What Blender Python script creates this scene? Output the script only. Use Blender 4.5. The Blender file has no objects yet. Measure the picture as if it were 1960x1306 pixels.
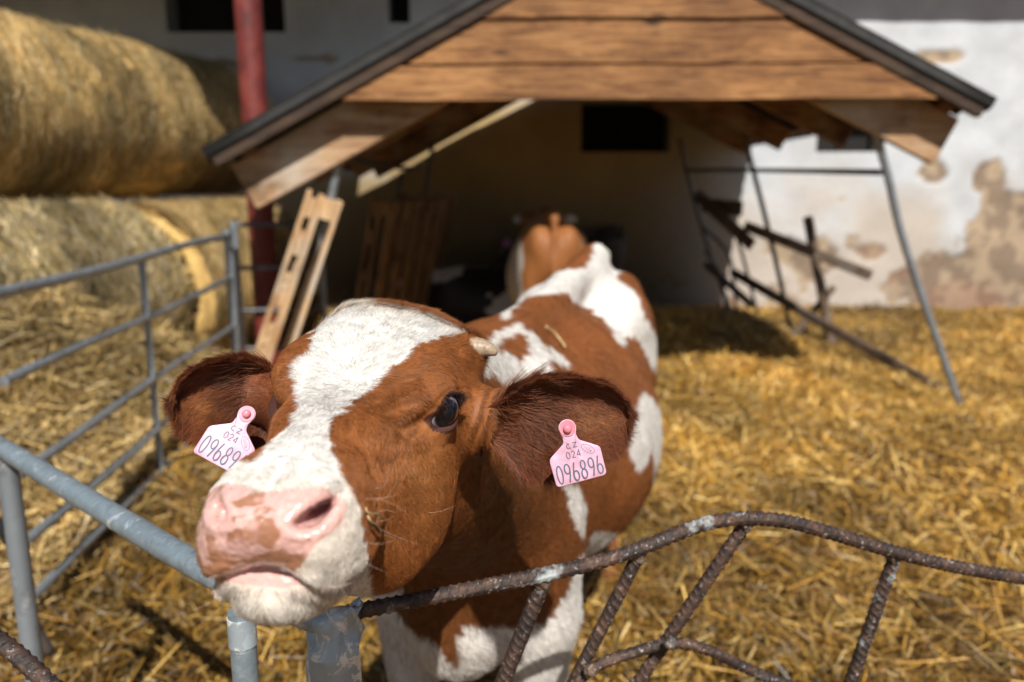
import bpy, bmesh, math, random
import numpy as np
from mathutils import Vector, Matrix

# ------------------------------------------------------------------ camera, sky, sun, exposure
SC = bpy.context.scene
COL = SC.collection
FPX, PITCH, CAMZ = 1524.0, math.radians(11.4), 1.30
cam_d = bpy.data.cameras.new("camera"); cam = bpy.data.objects.new("camera", cam_d); COL.objects.link(cam)
cam.location = (0, 0, CAMZ); cam.rotation_euler = (math.pi/2 - PITCH, 0, 0)
cam_d.sensor_width = 36; cam_d.lens = FPX/1960*36
cam_d.clip_start = 0.02; cam_d.clip_end = 200
cam_d.dof.use_dof = True; cam_d.dof.focus_distance = 0.79; cam_d.dof.aperture_fstop = 3.3
SC.camera = cam
SUN = Vector((0.10, -0.70, 0.74)).normalized()
w = bpy.data.worlds.new("World"); SC.world = w; w.use_nodes = True
nt = w.node_tree; bg = nt.nodes["Background"]
sky = nt.nodes.new("ShaderNodeTexSky"); sky.sky_type = 'NISHITA'; sky.sun_disc = False
sky.sun_elevation = math.asin(SUN.z); sky.sun_rotation = math.atan2(SUN.x, SUN.y)
nt.links.new(sky.outputs[0], bg.inputs[0]); bg.inputs[1].default_value = 0.05
sun_d = bpy.data.lights.new("sun", 'SUN'); sun_d.energy = 5.0; sun_d.angle = math.radians(0.53); sun_d.color = (1, .955, .88)
sun_o = bpy.data.objects.new("sun", sun_d); COL.objects.link(sun_o); sun_o.location = (3, -6, 9)
sun_o.rotation_euler = (-SUN).to_track_quat('-Z', 'Y').to_euler()
SC.view_settings.view_transform = 'Standard'; SC.view_settings.look = 'None'; SC.view_settings.gamma = 1
SC.view_settings.exposure = 0.26
SC.render.engine = 'CYCLES'
SC.cycles.max_bounces = 6; SC.cycles.transparent_max_bounces = 8
SC.cycles.use_denoising = True

RNG = np.random.RandomState(7)
CP, SP = math.cos(PITCH), math.sin(PITCH)

def at(px, py, Y):
    """world point at forward distance Y seen in direction of pixel (px,py) of the 1960x1306 photograph"""
    u, v = (px-980)/FPX, (py-653)/FPX
    d = np.array([u, CP - v*SP, -SP - v*CP])
    return np.array([0, 0, CAMZ]) + d*(Y/d[1])
def project(P):
    P = np.asarray(P, float); q = P - np.array([0, 0, CAMZ])
    zc = q[:, 1]*CP - q[:, 2]*SP; dn = -q[:, 1]*SP - q[:, 2]*CP
    return np.stack([980+FPX*q[:, 0]/zc, 653+FPX*dn/zc], 1)

# ------------------------------------------------------------------ numpy noise
def _hash(i, j, k, s):
    h = (i*374761393 + j*668265263 + k*2147483647*0 + k*1274126177 + s*974634777) & 0xffffffff
    h = ((h ^ (h >> 13))*1103515245) & 0xffffffff
    h = ((h ^ (h >> 16))*2246822519) & 0xffffffff
    return ((h ^ (h >> 15)) & 0xffff)/65535.0
def vnoise(P, seed=0):
    P = np.asarray(P, float); I = np.floor(P).astype(np.int64); Fr = P-I; Fr = Fr*Fr*(3-2*Fr)
    r = 0
    for a in (0, 1):
        for b in (0, 1):
            for c in (0, 1):
                wgt = (Fr[:, 0] if a else 1-Fr[:, 0])*(Fr[:, 1] if b else 1-Fr[:, 1])*(Fr[:, 2] if c else 1-Fr[:, 2])
                r = r + wgt*_hash(I[:, 0]+a, I[:, 1]+b, I[:, 2]+c, seed)
    return r
def fbm(P, octs=4, seed=0):
    P = np.asarray(P, float); r = 0; a = .5; t = 0
    for o in range(octs):
        r = r + a*vnoise(P*(2**o), seed+o); t += a; a *= .5
    return r/t

# ------------------------------------------------------------------ mesh helpers
def tag(o, label=None, cat=None, group=None, kind=None):
    if label: o['label'] = label
    if cat: o['category'] = cat
    if group: o['group'] = group
    if kind: o['kind'] = kind
    return o
def empty(name, loc=(0, 0, 0)):
    o = bpy.data.objects.new(name, None); COL.objects.link(o); o.location = loc; o.empty_display_size = .1
    return o
def np_mesh(name, V, Fs, mat, parent=None, cols=None, smooth=True, mats=None, midx=None):
    """V (n,3) world verts; Fs list of (k,4)/(k,3) int arrays"""
    V = np.asarray(V, float)
    if parent is not None:
        V = V - np.array(parent_world(parent))
    if not isinstance(Fs, list): Fs = [Fs]
    me = bpy.data.meshes.new(name)
    nv = len(V); me.vertices.add(nv); me.vertices.foreach_set("co", V.astype(np.float32).ravel())
    loops = np.concatenate([f.ravel() for f in Fs]); tot = np.concatenate([np.full(len(f), f.shape[1]) for f in Fs])
    st = np.concatenate([[0], np.cumsum(tot)[:-1]])
    me.loops.add(len(loops)); me.loops.foreach_set("vertex_index", loops.astype(np.int32))
    me.polygons.add(len(tot)); me.polygons.foreach_set("loop_start", st.astype(np.int32)); me.polygons.foreach_set("loop_total", tot.astype(np.int32))
    me.update(calc_edges=True); me.validate()
    me.polygons.foreach_set("use_smooth", np.full(len(me.polygons), smooth))
    for m in (mats or [mat]): me.materials.append(m)
    if midx is not None: me.polygons.foreach_set("material_index", midx.astype(np.int32))
    if cols is not None:
        a = me.color_attributes.new("col", 'FLOAT_COLOR', 'POINT')
        c = np.ones((nv, 4), np.float32); c[:, :3] = cols; a.data.foreach_set("color", c.ravel())
    o = bpy.data.objects.new(name, me); COL.objects.link(o)
    if parent is not None: o.parent = parent
    return o
def parent_world(p):
    l = Vector((0, 0, 0))
    while p is not None: l = l + p.location; p = p.parent
    return l

class MB:
    """collects simple shapes as one mesh"""
    def __init__(s): s.V = []; s.F4 = []; s.F3 = []; s.n = 0
    def add(s, V, F):
        V = np.asarray(V, float); F = np.asarray(F, int)
        (s.F4 if F.shape[1] == 4 else s.F3).append(F+s.n); s.V.append(V); s.n += len(V)
        return s
    def box(s, c, size, ax=None, bev=0.004):
        """box centred at c, axes = rows of ax, bevelled edges"""
        c = np.asarray(c, float); h = np.asarray(size, float)/2; ax = np.eye(3) if ax is None else np.asarray(ax, float)
        b = min(bev, h.min()*.45)
        V = []; idx = {}
        for sx in (-1, 1):
            for sy in (-1, 1):
                for sz in (-1, 1):
                    for k in range(3):
                        p = np.array([sx, sy, sz])*h; q = p.copy()
                        for m in range(3):
                            if m != k: q[m] -= (sx, sy, sz)[m]*b
                        idx[(sx, sy, sz, k)] = len(V); V.append(c + q@ax)
        F = []; T = []
        for k in range(3):
            a, d = [m for m in range(3) if m != k]
            for sg in (-1, 1):
                ring = []
                for (u, v) in ((-1, -1), (1, -1), (1, 1), (-1, 1)):
                    s3 = [0, 0, 0]; s3[k] = sg; s3[a] = u; s3[d] = v
                    ring.append(idx[(*s3, k)])
                F.append(ring)
        for k in range(3):   # edge along axis k
            a, d = [m for m in range(3) if m != k]
            for u in (-1, 1):
                for v in (-1, 1):
                    s0 = [0, 0, 0]; s0[a] = u; s0[d] = v; s1 = list(s0); s0[k] = -1; s1[k] = 1
                    F.append([idx[(*s0, a)], idx[(*s1, a)], idx[(*s1, d)], idx[(*s0, d)]])
        for sx in (-1, 1):
            for sy in (-1, 1):
                for sz in (-1, 1): T.append([idx[(sx, sy, sz, 0)], idx[(sx, sy, sz, 1)], idx[(sx, sy, sz, 2)]])
        n0 = s.n; s.V.append(np.array(V)); s.F4.append(np.array(F)+n0); s.F3.append(np.array(T)+n0); s.n += len(V)
        return s
    def beam(s, a, b, wdt, hgt, up=(0, 0, 1), bev=.004):
        a = np.asarray(a, float); b = np.asarray(b, float); d = b-a; L = np.linalg.norm(d); d /= L
        u = np.asarray(up, float); sd = np.cross(d, u); sd /= np.linalg.norm(sd); u = np.cross(sd, d)
        return s.box((a+b)/2, (L, wdt, hgt), np.stack([d, sd, u]), bev)
    def tube(s, pts, rad, seg=16, cap=True, rfun=None, sub=1):
        P = np.asarray(pts, float)
        if sub > 1: P = catmull(P, sub)
        n = len(P); rad = np.asarray(rad, float)
        if rad.ndim == 0: rad = np.full(n, float(rad))
        elif len(rad) != n: rad = np.interp(np.linspace(0, 1, n), np.linspace(0, 1, len(rad)), rad)
        T = np.gradient(P, axis=0); T /= np.linalg.norm(T, axis=1, keepdims=True)+1e-12
        u = np.array([0, 0, 1.]) if abs(T[0, 2]) < .9 else np.array([0, 1., 0])
        V = []; arc = np.concatenate([[0], np.cumsum(np.linalg.norm(np.diff(P, axis=0), axis=1))])
        th = np.linspace(0, 2*np.pi, seg, endpoint=False)
        for i in range(n):
            sd = np.cross(T[i], u); sd /= np.linalg.norm(sd); u = np.cross(sd, T[i])
            r = rad[i]*(np.ones(seg) if rfun is None else rfun(arc[i], th))
            V.append(P[i] + (np.cos(th)*r)[:, None]*sd + (np.sin(th)*r)[:, None]*u)
        V = np.concatenate(V); i = np.arange(n-1)[:, None]*seg; j = np.arange(seg)[None]; k = (j+1) % seg
        F = np.stack([i+j, i+k, i+seg+k, i+seg+j], -1).reshape(-1, 4)
        if cap:
            m = len(V); V = np.concatenate([V, P[:1], P[-1:]])
            j = np.arange(seg); k = (j+1) % seg
            T3 = np.concatenate([np.stack([k, j, np.full(seg, m)], 1), np.stack([(n-1)*seg+j, (n-1)*seg+k, np.full(seg, m+1)], 1)])
            s.F3.append(T3+s.n)
        s.V.append(V); s.F4.append(F+s.n); s.n += len(V)
        return s
    def build(s, name, mat, parent=None, smooth=False, cols=None, auto=None):
        Fs = []
        if s.F4: Fs.append(np.concatenate(s.F4))
        if s.F3: Fs.append(np.concatenate(s.F3))
        o = np_mesh(name, np.concatenate(s.V), Fs, mat, parent, cols, smooth)
        if auto:
            o.data.set_sharp_from_angle(angle=math.radians(auto))
        return o
def catmull(P, sub):
    P = np.asarray(P, float); Q = np.concatenate([2*P[:1]-P[1:2], P, 2*P[-1:]-P[-2:-1]]); out = []
    for i in range(1, len(Q)-2):
        for t in np.linspace(0, 1, sub, endpoint=False):
            a, b, c, d = Q[i-1:i+3]
            out.append(.5*((2*b)+(-a+c)*t+(2*a-5*b+4*c-d)*t*t+(-a+3*b-3*c+d)*t**3))
    out.append(P[-1]); return np.array(out)

# ------------------------------------------------------------------ materials
def mat(name):
    m = bpy.data.materials.new(name); m.use_nodes = True
    n = m.node_tree.nodes; return m, n, m.node_tree.links, n["Principled BSDF"]
def ramp(n, stops):
    r = n.new("ShaderNodeValToRGB"); e = r.color_ramp.elements
    while len(e) < len(stops): e.new(.5)
    for el, (p, c) in zip(e, stops): el.position = p; el.color = (*c, 1) if len(c) == 3 else c
    return r
def coords(n, l, scale=(1, 1, 1), rot=(0, 0, 0)):
    t = n.new("ShaderNodeTexCoord"); m = n.new("ShaderNodeMapping"); m.inputs['Scale'].default_value = scale; m.inputs['Rotation'].default_value = rot
    l.new(t.outputs['Object'], m.inputs[0]); return m
def noise(n, l, vec, scale, detail=6, rough=.6, dist=0):
    t = n.new("ShaderNodeTexNoise"); t.inputs['Scale'].default_value = scale; t.inputs['Detail'].default_value = detail
    t.inputs['Roughness'].default_value = rough; t.inputs['Distortion'].default_value = dist
    l.new(vec.outputs[0], t.inputs['Vector']); return t
def bump(n, l, src, strength, dist, bsdf, prev=None):
    b = n.new("ShaderNodeBump"); b.inputs['Strength'].default_value = strength; b.inputs['Distance'].default_value = dist
    l.new(src, b.inputs['Height'])
    if prev: l.new(prev.outputs[0], b.inputs['Normal'])
    l.new(b.outputs[0], bsdf.inputs['Normal']); return b
def mixc(n, l, fac, a, b, mode='MIX'):
    m = n.new("ShaderNodeMix"); m.data_type = 'RGBA'; m.blend_type = mode
    for sock, v in ((0, fac), (6, a), (7, b)):
        if hasattr(v, 'links') or hasattr(v, 'is_linked'): l.new(v, m.inputs[sock])
        elif sock == 0: m.inputs[0].default_value = v
        else: m.inputs[sock].default_value = (*v, 1)
    return m.outputs[2]
def wood(name, light, dark, axis=0, grey=None, greyfac=.5):
    m, n, l, b = mat(name)
    sc = [14, 14, 14]; sc[axis] = 1.1
    c = coords(n, l, sc)
    t = noise(n, l, c, 1.6, 8, .65, 1.2); r = ramp(n, [(.38, dark), (.5, tuple((x+y)/2 for x, y in zip(light, dark))), (.62, light)]); l.new(t.outputs[0], r.inputs[0])
    out = r.outputs[0]
    c2 = coords(n, l, (1, 1, 1)); k = noise(n, l, c2, 3.5, 4, .6)
    kr = ramp(n, [(.52, (0, 0, 0)), (.72, (1, 1, 1))]); l.new(k.outputs[0], kr.inputs[0])
    out = mixc(n, l, kr.outputs[0], out, tuple(x*.45 for x in dark))
    if grey:
        g = noise(n, l, c2, 2.2, 5, .6); gr = ramp(n, [(.5-greyfac*.35, (1, 1, 1)), (.62-greyfac*.2, (0, 0, 0))]); l.new(g.outputs[0], gr.inputs[0])
        out = mixc(n, l, gr.outputs[0], out, grey)
    l.new(out, b.inputs['Base Color']); b.inputs['Roughness'].default_value = .8
    bump(n, l, t.outputs[0], .5, .004, b)
    return m
M = {}
def cladding():
    m, n, l, b = mat('wood_clad'); c = coords(n, l, (1.3, 16, 16)); t = noise(n, l, c, 2.2, 9, .7, 1.6)
    r = ramp(n, [(.30, (.11, .043, .014)), (.42, (.24, .10, .032)), (.52, (.40, .19, .065)), (.70, (.50, .27, .11))]); l.new(t.outputs[0], r.inputs[0])
    c1 = coords(n, l, (.7, .7, 26)); t1 = noise(n, l, c1, 5, 4, .6, .5); r1 = ramp(n, [(.36, (.42,)*3), (.52, (1,)*3)]); l.new(t1.outputs[0], r1.inputs[0])
    out = mixc(n, l, .8, r.outputs[0], r1.outputs[0], 'MULTIPLY')
    c2 = coords(n, l, (2.2, 6, 6)); v = n.new("ShaderNodeTexVoronoi"); v.inputs['Scale'].default_value = 1.3; l.new(c2.outputs[0], v.inputs['Vector'])
    k = ramp(n, [(.05, (.16, .12, .10)), (.17, (1, 1, 1))]); l.new(v.outputs['Distance'], k.inputs[0]); out = mixc(n, l, 1., out, k.outputs[0], 'MULTIPLY')
    c3 = coords(n, l); t3 = noise(n, l, c3, 1.6, 5, .6); r3 = ramp(n, [(.42, (.62, .58, .55)), (.60, (1, 1, 1))]); l.new(t3.outputs[0], r3.inputs[0]); out = mixc(n, l, 1., out, r3.outputs[0], 'MULTIPLY')
    l.new(out, b.inputs['Base Color']); b.inputs['Roughness'].default_value = .8; bump(n, l, t.outputs[0], .6, .005, b); return m
M['wood_clad'] = cladding()
M['wood_rafter'] = wood('wood_rafter', (.36, .19, .08), (.14, .065, .025), 0, (.42, .35, .27), .55)
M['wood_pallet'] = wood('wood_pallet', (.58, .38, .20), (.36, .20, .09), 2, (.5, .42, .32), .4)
M['wood_shaded'] = wood('wood_shaded', (.30, .17, .07), (.14, .075, .03), 2)  # pallet wood darkened in colour for the shade it stands in
M['wood_old'] = wood('wood_old', (.17, .11, .07), (.07, .045, .03), 0, (.2, .17, .14), .4)
def galv(name, base=(.36, .42, .47), spots=(.70, .74, .78), scale=38, rust=.0, metal=.55, sp=.60, fs=16):
    m, n, l, b = mat(name); c = coords(n, l)
    v = n.new("ShaderNodeTexVoronoi"); v.inputs['Scale'].default_value = scale; l.new(c.outputs[0], v.inputs['Vector'])
    r = ramp(n, [(0, tuple(x*.85 for x in base)), (.6, base), (1, tuple(min(1, x*1.16) for x in base))]); l.new(v.outputs['Color'], r.inputs[0])
    t = noise(n, l, c, fs, 6, .7, .6); r2 = ramp(n, [(sp, (0, 0, 0)), (sp+.06, (1, 1, 1))]); l.new(t.outputs[0], r2.inputs[0])
    out = mixc(n, l, r2.outputs[0], r.outputs[0], spots)
    t2 = noise(n, l, c, 7, 8, .75); r3 = ramp(n, [(.58-rust, (0, 0, 0)), (.72-rust, (1, 1, 1))]); l.new(t2.outputs[0], r3.inputs[0])
    out = mixc(n, l, r3.outputs[0], out, (.16, .11, .08))
    l.new(out, b.inputs['Base Color']); b.inputs['Metallic'].default_value = metal
    t3 = noise(n, l, c, 60, 5, .7); r4 = ramp(n, [(0, (.32, .32, .32)), (1, (.62, .62, .62))]); l.new(t3.outputs[0], r4.inputs[0]); l.new(r4.outputs[0], b.inputs['Roughness'])
    bump(n, l, t3.outputs[0], .25, .0015, b)
    return m
M['galv'] = galv('galvanised_steel')
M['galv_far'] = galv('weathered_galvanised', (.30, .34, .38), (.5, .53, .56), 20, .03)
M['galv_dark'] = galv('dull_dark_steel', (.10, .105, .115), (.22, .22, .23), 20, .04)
def rusty():
    m, n, l, b = mat('rusty_rebar'); c = coords(n, l)
    t = noise(n, l, c, 45, 9, .75, .8)
    r = ramp(n, [(.32, (.012, .010, .010)), (.48, (.042, .028, .024)), (.60, (.10, .052, .034)), (.76, (.27, .21, .18))]); l.new(t.outputs[0], r.inputs[0])
    t2 = noise(n, l, c, 120, 4, .7); r2 = ramp(n, [(.6, (0, 0, 0)), (.72, (1, 1, 1))]); l.new(t2.outputs[0], r2.inputs[0])
    out = mixc(n, l, r2.outputs[0], r.outputs[0], (.5, .45, .42))
    t4 = noise(n, l, c, 14, 5, .6); r5 = ramp(n, [(.62, (0, 0, 0)), (.7, (1, 1, 1))]); l.new(t4.outputs[0], r5.inputs[0])
    out = mixc(n, l, r5.outputs[0], out, (.42, .46, .47))
    l.new(out, b.inputs['Base Color']); b.inputs['Metallic'].default_value = .35; b.inputs['Roughness'].default_value = .5
    bump(n, l, t.outputs[0], .7, .002, b); b.inputs['Metallic'].default_value = .15; b.inputs['Roughness'].default_value = .62; return m
M['rust'] = rusty()
def paint_red():
    m, n, l, b = mat('red_paint'); c = coords(n, l)
    t = noise(n, l, c, 9, 8, .7); r = ramp(n, [(.3, (.06, .014, .012)), (.5, (.16, .024, .02)), (.72, (.23, .05, .036))]); l.new(t.outputs[0], r.inputs[0])
    l.new(r.outputs[0], b.inputs['Base Color']); b.inputs['Roughness'].default_value = .55; bump(n, l, t.outputs[0], .3, .004, b); return m
M['red'] = paint_red()
def vcol(name, rough=.85, nscale=60, namp=.25, bs=.3, bd=.004, spec=.3, rnd=False):
    m, n, l, b = mat(name); a = n.new("ShaderNodeAttribute"); a.attribute_name = "col"; c = coords(n, l)
    t = noise(n, l, c, nscale, 6, .7); r = ramp(n, [(.25, (1-namp,)*3), (.75, (1+namp*.6,)*3)]); l.new(t.outputs[0], r.inputs[0])
    out = mixc(n, l, 1.0, a.outputs['Color'], r.outputs[0], 'MULTIPLY')
    l.new(out, b.inputs['Base Color']); b.inputs['Roughness'].default_value = rough; b.inputs['Specular IOR Level'].default_value = spec
    bump(n, l, t.outputs[0], bs, bd, b); return m
M['plaster'] = vcol('old_plaster', .9, 25, .12, .5, .01)
M['ground'] = vcol('trampled_ground', .95, 30, .4, .6, .02)
M['blade'] = vcol('straw_blade', .5, 300, .15, 0, 0, .5)
M['bale'] = vcol('bale_surface', .9, 70, .45, 1, .02)
M['hide'] = vcol('cow_hide', .55, 220, .22, .35, .002, .3)
M['fur'] = vcol('cow_fur', .45, 90, .2, 0, 0, .35)
def flat(name, col, rough=.6, nscale=40, amp=.15, **kw):
    m, n, l, b = mat(name); c = coords(n, l); t = noise(n, l, c, nscale, 5, .65)
    r = ramp(n, [(.3, tuple(x*(1-amp) for x in col)), (.7, tuple(min(1, x*(1+amp)) for x in col))]); l.new(t.outputs[0], r.inputs[0])
    l.new(r.outputs[0], b.inputs['Base Color']); b.inputs['Roughness'].default_value = rough
    for k, v in kw.items(): b.inputs[k.replace('_', ' ')].default_value = v
    return m
M['dark'] = flat('dark_interior', (.012, .011, .010), .95)
M['roofing'] = flat('dark_roofing', (.020, .019, .018), .8, 12, .5)
M['concrete'] = flat('grey_concrete', (.3, .29, .27), .9)

# ================================================================== SETTING
def ground_h(x, y):
    P = np.stack([x*1.3, y*1.3, np.zeros_like(x)], 1)
    h = (fbm(P, 4, 3)-.5)*.10 + (fbm(P*5, 3, 9)-.5)*.03
    h = h+(np.abs(fbm(P*2.6+4, 3, 14)-.5))*.10
    h = h + .16*np.exp(-(((x-1.55)/.9)**2+((y-6.6)/.9)**2))            # bedding heaped at the back of the shelter
    h = h + .80*np.exp(-(((x+2.75)/.85)**2+((y-4.05)/1.35)**2))*np.clip((-1.30-.085*(y-2.18)-x)/.5, 0, 1)            # loose hay below the bales
    h = h + .12*np.exp(-(((x+2.4)/.9)**2+((y-2.4)/1.2)**2))
    return h
def region(x, y):
    """1 where the loose hay lies outside the left gate, 0 in the pen"""
    gx = -1.39-.085*(y-2.18)-.12
    return np.clip((gx-x)/.35+.5, 0, 1)
def ground_mesh():
    def axis(lo, hi, c0, c1, fine, coarse):
        a = np.arange(lo, c0, coarse); b = np.arange(c0, c1, fine); c = np.arange(c1, hi+.01, coarse); return np.concatenate([a, b, c])
    xs = axis(-80, 80, -5, 5.5, .06, 3.0); ys = axis(-20, 100, .2, 8.4, .06, 3.0)
    X, Y = np.meshgrid(xs, ys); x, y = X.ravel(), Y.ravel()
    z = ground_h(x, y)*np.clip(1-(np.maximum(np.abs(x)-5, 0)/3), 0, 1)*(y < 8.2)*(y > 0)
    V = np.stack([x, y, z], 1); nx = len(xs); i = np.arange(len(ys)-1)[:, None]*nx; j = np.arange(nx-1)[None]
    F = np.stack([i+j, i+j+1, i+nx+j+1, i+nx+j], -1).reshape(-1, 4)
    t = fbm(np.stack([x*2, y*2, z*0], 1), 5, 21)[:, None]; q = region(x, y)[:, None]
    pen = np.array([.075, .038, .012])*(1-t)*1.3 + np.array([.24, .12, .03])*t
    hay = np.array([.15, .095, .035])*(.5+.9*t)
    o = np_mesh("ground", V, F, M['ground'], cols=pen*(1-q)+hay*q); tag(o, kind='structure')
ground_mesh()

def blades(n, xr, yr, hfun, pal, length, width, up=.25, seed=1, z0=0, dens=None, sc=None):
    r = np.random.RandomState(seed)
    x = r.uniform(*xr, n); y = yr[0]+(yr[1]-yr[0])*r.rand(n)**1.0
    if dens is not None: k = r.rand(n) < dens(x, y); x, y = x[k], y[k]
    n = len(x); L = r.uniform(*length, n); W = r.uniform(*width, n); az = r.uniform(0, 2*np.pi, n)
    el = r.normal(0, up, n); rl = r.uniform(-1.2, 1.2, n)
    d = np.stack([np.cos(az)*np.cos(el), np.sin(az)*np.cos(el), np.sin(el)], 1)
    u = np.stack([-np.sin(az), np.cos(az), np.zeros(n)], 1); v = np.cross(d, u); s = u*np.cos(rl)[:, None]+v*np.sin(rl)[:, None]
    c = np.stack([x, y, hfun(x, y)+z0+np.abs(r.normal(0, .022, n))], 1); nn = np.cross(d, s)
    bend = r.normal(0, .10, n)[:, None]*L[:, None]
    a = c-d*L[:, None]/2; e = c+d*L[:, None]/2; m = c+nn*bend; sw = s*W[:, None]/2
    V = np.stack([a-sw, a+sw, m-sw, m+sw, e-sw*.7, e+sw*.7], 1).reshape(-1, 3)
    b = np.arange(n)[:, None]*6; F = np.concatenate([b+np.array([0, 1, 3, 2]), b+np.array([2, 3, 5, 4])])
    pal = np.array(pal); ci = pal[r.randint(0, len(pal), n)]*r.uniform(.35, 1.4, (n, 1))
    if sc is not None: ci = ci*sc(x, y)[:, None]
    return V, F, np.repeat(ci, 6, 0)
def view_ok(x, y): return (np.abs(x) < .85*y+.55)
GOLD = [(.66, .38, .065), (.52, .27, .035), (.78, .53, .17), (.36, .18, .03), (.60, .32, .045), (.20, .10, .018), (.84, .56, .17)]
TAN = [(.62, .43, .17), (.48, .32, .11), (.74, .56, .27), (.30, .19, .07), (.55, .40, .14), (.18, .12, .05)]
def cover(x, y):
    P = np.stack([x*1.8, y*1.8, x*0], 1)
    return np.clip((fbm(P, 4, 50)-.28)*4, .35, 1)
V, F, Cc = blades(420000, (-4.6, 5.6), (.9, 7.8), ground_h, GOLD, (.03, .13), (.0030, .0075), .55, 1,
                  dens=lambda x, y: view_ok(x, y)*(region(x, y) < .5)*cover(x, y),
                  sc=lambda x, y: (.18+1.3*fbm(np.stack([x*2.3, y*2.3, x*0], 1), 4, 77))*np.clip(-.05+2.1*fbm(np.stack([x*.8+3, y*.8, x*0], 1), 4, 78), .30, 1.2)*(.62+.38*np.clip((y-1.6)/1.8, 0, 1)))
tag(np_mesh("straw_bedding", V, F, M['blade'], cols=Cc, smooth=False), "golden straw bedding strewn over the pen floor", "straw", kind='stuff')
V, F, Cc = blades(26000, (-4.6, 5.6), (.9, 7.8), ground_h, GOLD, (.12, .26), (.002, .0045), .30, 8, z0=.012, dens=lambda x, y: view_ok(x, y)*(region(x, y) < .5))
tag(np_mesh("long_straw", V, F, M['blade'], cols=Cc, smooth=False), "long straw stalks tangled over the top of the bedding", "straw", kind='stuff')
V, F, Cc = blades(90000, (-5.2, -.9), (1.2, 6.0), ground_h, TAN, (.06, .26), (.003, .006), .42, 2, dens=lambda x, y: view_ok(x, y)*(region(x, y) > .3), z0=.01, sc=lambda x, y: .2+1.5*fbm(np.stack([x*3, y*3, x*0], 1), 4, 97))
tag(np_mesh("loose_hay", V, F, M['blade'], cols=Cc, smooth=False), "pale loose hay spilled on the ground beside the left pen gate", "hay", kind='stuff')

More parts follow.
